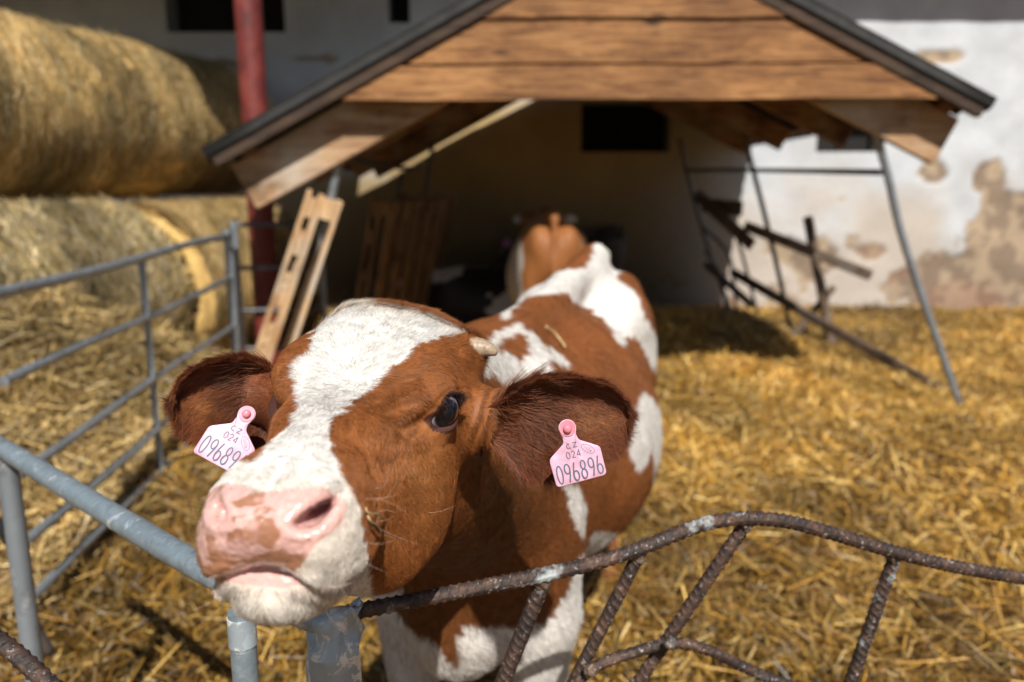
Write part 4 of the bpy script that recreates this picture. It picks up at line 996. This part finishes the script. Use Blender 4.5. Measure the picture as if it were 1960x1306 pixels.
def horn_mat():
    m, n, l, b = mat('horn'); c = coords(n, l); t = noise(n, l, c, 90, 6, .7, 1); r = ramp(n, [(.3, (.20, .14, .09)), (.55, (.40, .30, .20)), (.75, (.55, .44, .32))]); l.new(t.outputs[0], r.inputs[0]); l.new(r.outputs[0], b.inputs['Base Color'])
    b.inputs['Roughness'].default_value = .45; bump(n, l, t.outputs[0], .4, .001, b); return m
M['horn'] = horn_mat()
horns(calf)

# ---- coat
def coat(root):
    V, F, C, L, wh, bare = HEADM
    re = np.linalg.norm(np.stack([L[:, 0], np.abs(L[:, 1]), L[:, 2]], 1)-EYE, axis=1)
    N = vnormals(V, F); view = ((np.array([0, 0, CAMZ])-V)*N).sum(1)/np.linalg.norm(V-np.array([0, 0, CAMZ]), axis=1)
    skin = ~bare & (re > .0275)
    nos = np.exp(-(((L[:, 0]-.212)/.03)**2+((np.abs(L[:, 1])-.043)/.02)**2+((L[:, 2]+.019)/.014)**2)) > .5
    wgt = (skin & ~nos & (view > -.45)).astype(float)
    whorl = h2w((.010, .004, .055)); fwd, rt, up = HA
    def ld(P): return w2h(P)
    def dirf(P, n):
        q = ld(P); rad = P-whorl; rad = rad/(np.linalg.norm(rad, axis=1, keepdims=True)+1e-6)
        side = np.clip((-.02-q[:, 2])/.05, 0, 1)[:, None]
        back = -fwd*.6-up*.8
        mz = np.clip((q[:, 0]-.13)/.04, 0, 1)[:, None]
        d = rad*(1-side)+back*side; d = d*(1-mz)+(-up*1.0+fwd*.15+rt*np.sign(q[:, 1:2])*.5)*mz
        poll = np.clip((-.125-q[:, 0])/.03, 0, 1)[:, None]*(q[:, 2:3] > .02); d = d*(1-poll)+(up*.9+fwd*.15+rt*.25)*poll
        return d
    def lenf(P, n):
        q = ld(P); l = np.full(len(P), .0085)
        l = np.where(q[:, 0] > .12, .0065, l); l = np.where((q[:, 0] > .12) & (q[:, 2] < -.06), .011, l)
        e = np.linalg.norm(np.stack([q[:, 0], np.abs(q[:, 1]), q[:, 2]], 1)-EYE, axis=1); l = np.where(e < .038, .0045, l)
        l = l+.010*np.clip((-.115-q[:, 0])/.04, 0, 1)*(q[:, 2] > .03)
        l = l+.010*np.exp(-((np.linalg.norm(np.stack([q[:, 0]+.125, np.abs(q[:, 1])-.085, q[:, 2]-.03], 1), axis=1))/.03)**2)
        l = l+.006*np.clip((-.09-q[:, 0])/.05, 0, 1)
        return l
    fur("face_hair", V, F, C, 330000, wgt, dirf, lenf, .00013, root, 5, .30, .20, colvar=.28)
    # muzzle fuzz on the pad rim, body coat
    V, F, C, wb = BODYM
    q = MB_.loc(V); N = vnormals(V, F); view = ((np.array([0, 0, CAMZ])-V)*N).sum(1)
    dist = np.linalg.norm(V-np.array([0, 0, CAMZ]), axis=1)
    wgt = np.clip(1.9/dist**2, 0, 2)*(view > -.15)*(w2h(V)[:, 0] < -.17)
    a = MB_.a
    dirb = lambda P, n: np.tile(a*.8+np.array([0, 0, -.75]), (len(P), 1))
    lenb = lambda P, n: np.full(len(P), .014)+.008*np.clip((.7-P[:, 2])*3, 0, 1)
    fur("body_hair", V, F, C, 170000, wgt, dirb, lenb, .00024, root, 6, .30, .20)
    for k, (P, F, c, U, v, side, ax, up_, fw_) in enumerate(EARM):
        Bs = P[0]
        vm = np.zeros(len(P)); vm[:] = 1
        def de(p, n, ax=ax, up_=up_, Bs=Bs):
            h = ((p-Bs)@up_)[:, None]
            return ax*1.0+up_*np.sign(h)*np.clip(np.abs(h)/.03, .1, 1.1)
        def le(p, n, ax=ax, up_=up_, Bs=Bs, fw_=fw_):
            h = np.abs((p-Bs)@up_); l = .013+.012*np.clip(h/.05, 0, 1)
            return l
        cc = c*np.where(side > 0, 1, .9)[:, None]
        fur("ear_hair", P, F, cc, 60000, vm, de, le, .00017, root, 20+k, .38, .26, colvar=.3)
        # long tufts sweeping out of the ear
        w2 = (np.exp(-((U-.22)/.16)**2)*(v > -.9)*(side > -.2)).astype(float)
        fur("ear_tuft", P, F, EARC*.8+0*P, 9000, w2, lambda p, n, ax=ax, up_=up_: np.tile(ax*.75-up_*.75, (len(p), 1)), lambda p, n: np.full(len(p), .042), .00016, root, 30+k, .42, .22, colvar=.35)
    # forelock along the poll
    V, F, C, L, wh, bare = HEADM
    w3 = np.exp(-((L[:, 0]+.165)/.014)**2)*(L[:, 2] > .035)*(L[:, 1] > -.028)*(L[:, 1] < .085)
    tuft = np.tile(np.array([.30, .11, .035]), (len(V), 1))
    fur("forelock", V, F, tuft, 6500, w3, lambda p, n: np.tile(rt*.9+up*.6-fwd*.2, (len(p), 1)), lambda p, n: np.full(len(p), .018), .00016, root, 41, .75, .5)
coat(calf)
def lashes(root):
    V, F, C, L, wh, bare = HEADM
    e = L-EYE*np.array([1, 1, 1]); re = np.linalg.norm(e, axis=1)
    wv = ((re > .0215) & (re < .0262) & (L[:, 1] > 0) & (e[:, 2] > .003) & (e[:, 2] < .017) & (e[:, 1] > .004)).astype(float)
    if wv.sum() > 4:
        fur("eyelashes", V, F, np.tile(np.array([.03, .012, .008]), (len(V), 1)), 900, wv, lambda p, n: np.tile(HA[1]*.7+HA[0]*.3-HA[2]*.35, (len(p), 1)), lambda p, n: np.full(len(p), .013), .00016, root, 51, .75, .25)
lashes(calf)
def whiskers(root):
    r = np.random.RandomState(9); hc = []
    V, F, C, L, wh, bare = HEADM; N = vnormals(V, F)
    cand = np.nonzero((L[:, 0] > .10) & (L[:, 2] < -.02) & ~bare & (np.abs(L[:, 1]) > .02))[0]; cand2 = np.nonzero((np.abs(L[:, 0]+.01) < .05) & (np.abs(L[:, 2]-.03) < .02) & (L[:, 1] > .05))[0]
    idx = np.concatenate([r.choice(cand, 26), r.choice(np.nonzero((L[:, 2] < -.07) & (L[:, 0] < .1) & (L[:, 0] > 0))[0], 6)])
    pts = 8; X = np.empty((len(idx), pts, 3))
    for a, i in enumerate(idx):
        ln = r.uniform(.015, .036); d = N[i]+r.normal(0, .3, 3)+np.array([0, 0, -.2]); d /= np.linalg.norm(d); b = r.normal(0, .35, 3)
        t = np.linspace(0, 1, pts)[:, None]; X[a] = V[i]+ln*(d*t+b*t*t)
    h = bpy.data.hair_curves.new("whiskers"); h.add_curves([pts]*len(idx)); h.attributes['position'].data.foreach_set('vector', (X-np.array(parent_world(root))).astype(np.float32).ravel())
    ra = h.attributes.get('radius') or h.attributes.new('radius', 'FLOAT', 'POINT'); ra.data.foreach_set('value', np.tile(np.linspace(.00007, .00002, pts), len(idx)).astype(np.float32))
    ca = h.attributes.new('col', 'FLOAT_COLOR', 'CURVE'); cc = np.ones((len(idx), 4), np.float32); cc[:, :3] = (.75, .6, .45); ca.data.foreach_set('color', cc.ravel())
    h.materials.append(M['fur']); o = bpy.data.objects.new("whiskers", h); COL.objects.link(o); o.parent = root
whiskers(calf)

# ---- ear tags, lettering as thin raised print
def arc(cx, cy, rx, ry, a0, a1, n=22): return [(cx+rx*math.cos(math.radians(a)), cy+ry*math.sin(math.radians(a))) for a in np.linspace(a0, a1, n)]
GL = {'0': [arc(.5, .5, .42, .47, 0, 360, 36)],
      '9': [arc(.5, .72, .40, .25, 0, 360, 30), [(.90, .72), (.88, .55), (.78, .36), (.55, .02)]],
      '6': [arc(.5, .28, .40, .25, 0, 360, 30), [(.10, .28), (.12, .45), (.22, .64), (.45, .98)]],
      '8': [arc(.5, .74, .34, .22, 0, 360, 28), arc(.5, .27, .41, .24, 0, 360, 30)],
      '2': [arc(.5, .72, .38, .26, 165, -25, 18)+[(.12, .03), (.92, .03)]],
      '4': [[(.72, .02), (.72, .98), (.08, .28), (.95, .28)]],
      'C': [arc(.55, .5, .45, .47, 50, 310, 28)], 'Z': [[(.1, .97), (.92, .97), (.08, .03), (.95, .03)]],
      'M': [[(.05, 0), (.2, 1), (.5, .2), (.8, 1), (.95, 0)]], 'e': [[(.1, .45), (.85, .45)]+arc(.5, .4, .38, .38, 10, 320, 18)]}
def ribbon(mb, pts, wd, fr, lift):
    P = np.array(pts, float); T = np.gradient(P, axis=0); T /= np.linalg.norm(T, axis=1, keepdims=True)+1e-9; Nn = np.stack([-T[:, 1], T[:, 0]], 1)*wd/2
    V = np.stack([fr(P-Nn, lift), fr(P+Nn, lift)], 1).reshape(-1, 3); i = np.arange(len(P)-1)*2
    mb.add(V, np.stack([i, i+2, i+3, i+1], 1))
def ear_tag(root, bl, ang, Y, lbl, tilt=(0, 0)):
    """bl: bottom-left corner of the tag on the photo, ang: rotation, 1 unit = .00047 m"""
    o = at(bl[0], bl[1], Y); s = 0.00047; ex = np.array([math.cos(ang), tilt[0], math.sin(ang)]); ey = np.array([-math.sin(ang), tilt[1], math.cos(ang)])
    ex /= np.linalg.norm(ex); ey -= ex*(ey@ex); ey /= np.linalg.norm(ey); en = np.cross(ex, ey)
    en = en if en[1] < 0 else -en
    cur = lambda P: 0.0009*((P[:, 0]-54)/54)**2*2-.0016*np.exp(-((P[:, 1]-110)/25)**2)
    fr = lambda P, l: o+(P[:, :1]*ex+P[:, 1:2]*ey)*s+en*(l-cur(P))[:, None]
    out = []
    def rc(p, q, r_, n=6):  # rounded corner at p between neighbours
        a = np.array(p[0]); b = np.array(p[1]); c = np.array(p[2]); u = (a-b)/np.linalg.norm(a-b)*r_; v = (c-b)/np.linalg.norm(c-b)*r_
        return [tuple((1-t)**2*(b+u)+2*t*(1-t)*b+t*t*(b+v)) for t in np.linspace(0, 1, n)]
    cor = [((0, 0), 8), ((108, 0), 9), ((109.5, 62), 7), ((70, 89), 5), ((68, 101), 2)]
    pts = [c[0] for c in cor]+[tuple(x) for x in arc(54, 119, 18, 18, -40, 220, 24)]+[(39, 101), (38, 89), (0, 62)]
    P = []
    for i, c in enumerate(pts):
        rr = {0: 8, 1: 9, 2: 7, 3: 6}.get(i, 7 if c in ((0, 62),) else 5 if c in ((38, 89),) else 0)
        P += rc((pts[i-1], c, pts[(i+1) % len(pts)]), 0, rr) if rr else [c]
    P = np.array(P); n = len(P); cen = np.array([54, 60.])
    rings = [cen+(P-cen)*f for f in (0.001, .25, .5, .75, .97, 1.0)]
    V, Fq = [], []
    lay = [(r, .0006) for r in rings[:-1]]+[(rings[-1], .0002), (rings[-1], -.0004)]+[(r, -.0008) for r in rings[:-1][::-1]]
    for r, l in lay: V.append(fr(r, l))
    k = np.arange(n); k2 = (k+1) % n
    for i in range(len(lay)-1): Fq.append(np.stack([i*n+k, i*n+k2, (i+1)*n+k2, (i+1)*n+k], 1))
    tg = np_mesh("ear_tag", np.concatenate(V), np.concatenate(Fq), M['tag'], root)
    mb = MB()
    def put(ch, x, y, w_, h_, wd, skew=0):
        for st in GL[ch]: 
            q = [(x+w_*a+skew*b*h_, y+h_*b) for a, b in st]; 
            if len(q) < 8 and ch in '96': q = [tuple(v) for v in catmull(np.array(q), 6)]
            elif ch in '4ZM2':  # dense corners
                q2 = []
                for a, b in zip(q[:-1], q[1:]): q2 += [tuple(np.array(a)+(np.array(b)-np.array(a))*t) for t in np.linspace(0, 1, 6)]
                q = q2
            ribbon(mb, q, wd, fr, .0009)
    for i, ch in enumerate("096896"): put(ch, 6+17.0*i, 5, 13.5, 41, 3.0, .04)
    for i, ch in enumerate("024"): put(ch, 36.5+11*i, 54.5, 8.5, 15, 1.7)
    put('C', 41.5, 76, 9.5, 10.5, 1.8); put('Z', 55, 76, 9.5, 10.5, 1.8)
    an = math.radians(-44); R2 = np.array([[math.cos(an), -math.sin(an)], [math.sin(an), math.cos(an)]])
    el = np.array(arc(0, 0, 15, 7.5, 0, 360, 40))@R2.T+np.array([84, 65]); ribbon(mb, el, .8, fr, .0009)
    for ch, x, w_ in (('M', -9, 7), ('Z', -1, 5), ('e', 5, 4)):
        for st in GL[ch]: ribbon(mb, np.array([(x+w_*a, -3.5+(7 if ch != 'e' else 5)*b) for a, b in st])@R2.T+np.array([84, 65]), .8, fr, .0009)
    mb.build("lettering", M['ink'], tg)
    st = MB(); c = np.array([[54, 119.]]); base = fr(c, .0)[0]
    st.tube([base-en*.004, base+en*.0016], .0078, 32); 
    st.build("stud_disc", M['tag_deep'], tg, True, auto=50)
    st = MB(); t = np.linspace(0, 1, 8); st.tube(base+en*(.0012+.0052*t[:, None]), .0042*np.sqrt(1-t**3*.9)+.0002, 24); st.build("stud_pin", M['tag_deep'], tg, True)
    # male half of the tag, seen behind
    return tg
def tag_mat(name, col):
    m = flat(name, col, .45, 38, .38); b = m.node_tree.nodes["Principled BSDF"]; b.inputs['Subsurface Weight'].default_value = .25; b.inputs['Subsurface Radius'].default_value = (.004, .002, .003); b.inputs['Subsurface Scale'].default_value = .5; return m
M['tag'] = tag_mat('pink_plastic', (.88, .46, .60)); M['tag_deep'] = tag_mat('deep_pink_plastic', (.76, .26, .33)); M['ink'] = flat('grey_print', (.13, .15, .20), .6)
ear_tag(calf, (1066, 935), math.radians(15.5), .735, "", (0.02, .06))
ear_tag(calf, (367.7, 865), math.radians(-29.6), .738, "", (-.03, .50))

# ---- curled straw stuck to the cheek and on the back
def straw_bit(pts, r, label):
    P = np.array(pts); mb = MB(); mb.tube(P-P[0], r, 8, sub=8); o = mb.build("straw_stalk", M['stalk'], None, True); o.location = P[0]; tag(o, label, "straw stalk")
M['stalk'] = flat('straw_stalk', (.60, .45, .23), .5)
def surf(px, py, Y0=.6): return at(px, py, Y0)
hv = HEADM[0]; hp = project(hv)
def front_y(px, py, V, pj, off=.003):
    m = np.nonzero(np.hypot(pj[:, 0]-px, pj[:, 1]-py) < 6)[0]; return V[m, 1].min()-off if len(m) else .7
def on(pts, V, pj, off): return [at(x, y, front_y(x, y, V, pj, off)) for x, y in pts]
straw_bit(on([(700, 972), (703, 980), (712, 984), (724, 984), (733, 991)], hv, hp, .005), .0007, "curled straw stalk stuck to the calf's cheek behind its nostril")
straw_bit(on([(704, 988), (710, 998), (722, 1006), (730, 1018)], hv, hp, .004), .0008, "short bent straw stalk hanging below the curled one on the calf's cheek")
bv = BODYM[0]; bp = project(bv)
straw_bit([at(x, y, front_y(x, y, bv, bp, .02)) for x, y in [(1045, 625), (1060, 636), (1072, 650), (1082, 664)]], .0022, "orange straw stalk lying on the brown back of the calf")

# ================================================================== THE OTHER CALVES, IN THE SHADE
def other_calf(o, yaw, label, head, hdir, colf, lying=False, sc=1.0, tagcol=None, tagpx=None, tagY=None, h=.016):
    B = Body(o, yaw, sc); drop = .40 if lying else 0.
    hd = np.array(hdir, float); hd /= np.linalg.norm(hd); rt_ = np.cross([0, 0, 1.], -hd); rt_ /= np.linalg.norm(rt_); up_ = np.cross(hd, rt_); up_ *= np.sign(up_[2]); HB = np.stack([hd, rt_, up_]).astype(np.float32)
    hp_ = np.array(head, np.float32)
    def f(q):
        q = q.astype(np.float32); b = q+np.array([0, 0, drop], np.float32)
        d = body_sdf(b, legs=not lying)
        d = smin(d, cone(q, hp_+HB[0]*-.12, np.array([.04, 0, .88-drop], np.float32), .075, .10), .06)
        d = smin(d, cone(q, hp_+HB[0]*-.06-HB[2]*.07, np.array([-.0, 0, .74-drop], np.float32), .08, .14), .06)
        hl = (q-hp_)@HB.T; d = smin(d, head_sdf(hl), .03)
        for sg in (-1, 1):
            e = hl-np.array([-.11, .165*sg, -.02], np.float32); d = smin(d, ell(e, (0, 0, 0), (.018, .085, .045)), .02)
        if lying:
            m = np.stack([q[:, 0], np.abs(q[:, 1]), q[:, 2]], 1)
            d = smin(d, cone(m, (.0, .14, .12), (-.22, .15, .05), .06, .04), .05); d = smin(d, cone(m, (.95, .20, .14), (.70, .27, .05), .10, .05), .05)
            d = np.maximum(d, -q[:, 2]-.01)
        return d
    V, F = surface_nets(f, (-.85, -.42, -.04), (1.45, .42, 1.35), h); V = relax(V, F, 1, .4)
    c = colf(V, np.where(V[:, 0] < -.2, 1, 0)); W = B.o+(V[:, :1]*B.a+V[:, 1:2]*B.t)*sc+V[:, 2:3]*sc*np.array([0, 0, 1.])
    root = empty("calf", tuple(B.w(.5, 0, 0))); tag(root, label, "calf", "calves in the pen")
    np_mesh("body", W, F, M['hide'], root, cols=c)
    N = vnormals(W, F)
    fur("body_hair", W, F, c, 14000, np.ones(len(W)), lambda p, n: np.tile(B.a*.8+np.array([0, 0, -.7]), (len(p), 1)), lambda p, n: np.full(len(p), .018), .0006, root, 61, .3, .2, pts=4) if not lying else None
    if tagcol:
        p = at(*tagpx, tagY); mb = MB(); mb.box(p, (.055, .004, .05), bev=.0015); mb.box(p+np.array([0, 0, .035]), (.02, .004, .03), bev=.0015); mb.build("ear_tag", M[tagcol], root)
def col_brown(V, hd):
    n = fbm(V*6, 4, 70)[:, None]; br = np.array([.30, .115, .035])*(.6+.8*n); side = (np.abs(V[:, 1])+(fbm(V*5, 3, 71)-.5)*.10 > .185)[:, None] & (V[:, 2:3] > .45)
    return np.where(side | (V[:, 2:3] < .3), np.array([.62, .58, .52]), br)
def col_black(V, hd):
    n = fbm(V*3.2+3, 3, 81); wh = (n > .56) | (V[:, 2] < .12)
    return np.where((wh & (V[:, 0] > -.15))[:, None], np.array([.60, .57, .52]), np.array([.022, .018, .016]))
def col_dark(V, hd):
    n = fbm(V*3.2+8, 3, 91); return np.where((n > .9)[:, None], np.array([.4, .36, .3]), np.array([.03, .02, .016]))
M['tag_dull'] = flat('violet_plastic', (.42, .16, .52), .5); M['tag_dull2'] = flat('rose_plastic', (.75, .25, .45), .5)
other_calf((.24, 5.84), math.pi, "brown calf with white flanks seen from behind, half in the shelter's shadow", (-.38, .0, .95), (-1, .1, -.5), col_brown, sc=1.03)
other_calf((-.52, 6.25), math.radians(84), "black and white calf lying down in the dark of the shelter", (-.40, -.1, .60), (-.5, -1, -.15), col_black, True, 1.0, 'tag_dull2', (768, 545), 6.0)
other_calf((.10, 6.95), math.radians(62), "dark calf with a violet ear tag at the back wall, almost lost in the shade", (-.20, -.12, .78), (-.5, -1, -.5), col_dark, False, .82, 'tag_dull', (970, 466), 6.6)

# ================================================================== FRONT GATE, NEAR THE CAMERA
def rib(s, th):
    r = 1+.10*np.exp(-((np.abs(np.cos(th))-1)/.012)**2)
    ph = s/.0105*2*np.pi+np.where(np.sin(th) > 0, 1, -1)*np.cos(th)*2.6
    return r+.17*np.clip(np.sin(ph), 0, 1)**1.2*np.clip(np.abs(np.sin(th))*1.6-.25, 0, 1)+.02*np.sin(th*5+s*400)
def rebar(name, pts, r, root, seed=0, ribf=rib, sub=1, m='rust'):
    P = catmull(np.array(pts), 30) if len(pts) > 2 else np.array(pts); d = np.concatenate([[0], np.cumsum(np.linalg.norm(np.diff(P, axis=0), axis=1))])
    n = max(8, int(d[-1]/.0013)); t = np.linspace(0, d[-1], n); Q = np.stack([np.interp(t, d, P[:, k]) for k in range(3)], 1)
    return MB().tube(Q, r, 36, rfun=ribf).build(name, M[m], root, True)
def lump(c, r, root, seed, name="weld"):
    rr = np.random.RandomState(seed); nu, nv = 28, 18; ph = np.linspace(0, np.pi, nv); th = np.linspace(0, 2*np.pi, nu, endpoint=False); A, B_ = np.meshgrid(ph, th, indexing='ij'); A, B_ = A.ravel(), B_.ravel()
    D = np.stack([np.sin(A)*np.cos(B_), np.sin(A)*np.sin(B_), np.cos(A)], 1); R = r*(.35+1.25*fbm(D*2.2+seed*3, 4, seed)); i = np.arange(nv-1)[:, None]*nu; j = np.arange(nu)[None]; k = (j+1) % nu
    np_mesh(name, np.array(c)+D*R[:, None], np.stack([i+j, i+nu+j, i+nu+k, i+k], -1).reshape(-1, 4), M['weld'], root)
M['weld'] = galv('weld_metal', (.15, .13, .12), (.42, .48, .50), 60, .16, .3)
M['galv_front'] = galv('galvanised_pipe', (.29, .36, .41), (.62, .68, .71), 110, .0, .5, .585, 26)
def front_gate():
    root = empty("pipe_gate", (at(300, 1040, 1.0)[0], 1.0, 0)); tag(root, "galvanised steel pipe gate in the near left corner, just below the calf's muzzle", "gate")
    P = catmull(np.array([at(-70, 818, 1.45), at(10, 861, 1.32), at(180, 965, 1.09), at(375, 1081, .90), at(520, 1148, .82), at(628, 1192, .795)]), 12)
    MB().tube(P, .0166, 32, rfun=lambda s, th: 1+.012*np.sin(s*31+th*2)).build("top_rail", M['galv_front'], root, True)
    a = at(462, 1185, .845); Q = np.array([[a[0], a[1], q] for q in np.linspace(a[2]+.01, -.05, 30)]); MB().tube(Q, .0150, 28).build("upright", M['galv_front'], root, True, auto=50)
    c = at(462, 1232, .845); MB().tube([(a[0], a[1], c[2]-.0015), (a[0], a[1], c[2]), (a[0], a[1], a[2]+.004)], [.0152, .0165, .0160], 28).build("sleeve", M['galv_pale'], root, True, auto=40)
    a = at(14, 890, 1.34); Q = np.array([[a[0], a[1], q] for q in np.linspace(a[2]+.02, -.05, 30)]); MB().tube(Q, .0175, 24).build("upright", M['galv_far'], root, True, auto=50)
    MB().tube([at(-60, 960, 1.30), at(0, 1010, 1.34), at(45, 1085, 1.42), at(60, 1180, 1.5), at(95, 1250, 1.52)], .011, 16, sub=8).build("brace", M['galv_dark'], root, True)
    # corner post with a hammered, pinched top
    b = at(637, 1230, .79); n = 90; zt = at(637, 1168, .79)[2]; zz = np.linspace(zt, -.05, n); 
    th = np.linspace(0, 2*np.pi, 64, endpoint=False); V = []
    for q in zz:
        u = max(0, 1-(zt-q)/.045); a_ = .0295*(1+.10*u); b_ = .0295*(1-.50*u**1.3)+.001; k = (.92-.35*u**3)
        cx = b[0]+.004*u; cy = b[1]+.006*u; w_ = 1+.05*np.sin(3*th+q*160)*u+.03*np.sin(5*th-q*90)*min(1, u*3)
        V.append(np.stack([cx+np.cos(th)*a_*w_, cy+np.sin(th)*b_*w_+.006*u*np.cos(2*th), q+.010*u*np.cos(th*1+.6)+0*th+.004*u*np.sin(3*th)], 1))
    V = [v+((fbm(v*np.array([45, 45, 60]), 3, 66)-.5)*.034*np.clip((v[:, 2]-(zt-.06))/.035, 0, 1)+(fbm(v*14, 2, 67)-.5)*.004)[:, None]*np.stack([np.cos(th), np.sin(th), 0*th], 1) for v in V]
    inner = [v*1.0 for v in V[:26]]; inn = [np.stack([v[:, 0]*.0+v[:, 0].mean()+(v[:, 0]-v[:, 0].mean())*.90, v[:, 1].mean()+(v[:, 1]-v[:, 1].mean())*.62, v[:, 2]-.001], 1) for v in inner][::-1]
    V = inn+V; i = np.arange(len(V)-1)[:, None]*64; j = np.arange(64)[None]; k2 = (j+1) % 64
    np_mesh("corner_post", np.concatenate(V), np.stack([i+j, i+k2, i+64+k2, i+64+j], -1).reshape(-1, 4), M['galv_pale'], root)
    return root
M['galv_pale'] = galv('scratched_pipe', (.40, .47, .52), (.82, .83, .82), 60, -.04, .35, .53, 34)
front_gate()
def rack_gate():
    root = empty("rebar_gate", (at(1200, 1060, .92)[0], .92, 0)); tag(root, "rusty gate welded from ribbed reinforcing bars in the near right corner", "gate")
    Yf = lambda x: .80+(x-660)*.00019
    pt = lambda x, y, dy=0: at(x, y, Yf(x)+dy)
    rebar("top_bar", [pt(662, 1174), pt(800, 1148), pt(930, 1122), pt(1050, 1098), pt(1150, 1074), pt(1235, 1046), pt(1320, 1012), pt(1370, 998), pt(1430, 992), pt(1500, 997), pt(1580, 1017), pt(1700, 1053), pt(1830, 1085), pt(1990, 1112)], .0082, root)
    def up(x0, y0, x1, y1, r, nm="bar", dy=.012, mid=None):
        a = pt(x0, y0+6, dy); d = at(x1, y1, Yf(x0)+.02); e = a+(d-a)*1.8; pts = [a, e] if mid is None else [a, pt(*mid, dy), e]
        rebar(nm, pts, r, root)
    up(1040, 1108, 962, 1306, .0092); up(1218, 1066, 1098, 1306, .0080); up(1425, 1000, 1222, 1306, .0080); up(1712, 1062, 1628, 1306, .0084)
    lo = catmull(np.array([pt(1085, 1325, .03), pt(1137, 1278, .03), pt(1210, 1250, .03), pt(1290, 1231, .03), pt(1363, 1247, .03), pt(1435, 1282, .03), pt(1560, 1330, .03)]), 10)
    rebar("cross_bar", lo[::4], .0068, root)
    for k, (x, y, r) in enumerate(((1038, 1112, .0105), (1222, 1066, .0095), (1428, 1004, .0095), (1708, 1062, .0105), (1283, 1232, .0085), (1130, 1284, .008))): lump(pt(x, y, .008), r*.95, root, k+3)
rack_gate()
o = rebar("reinforcing_bar", [at(-40, 1200, .80), at(30, 1252, .80), at(120, 1335, .78)], .0095, None); c = o.data.vertices[0].co.copy(); tag(o, "charred end of a reinforcing bar poking into the bottom left corner", "metal bar")
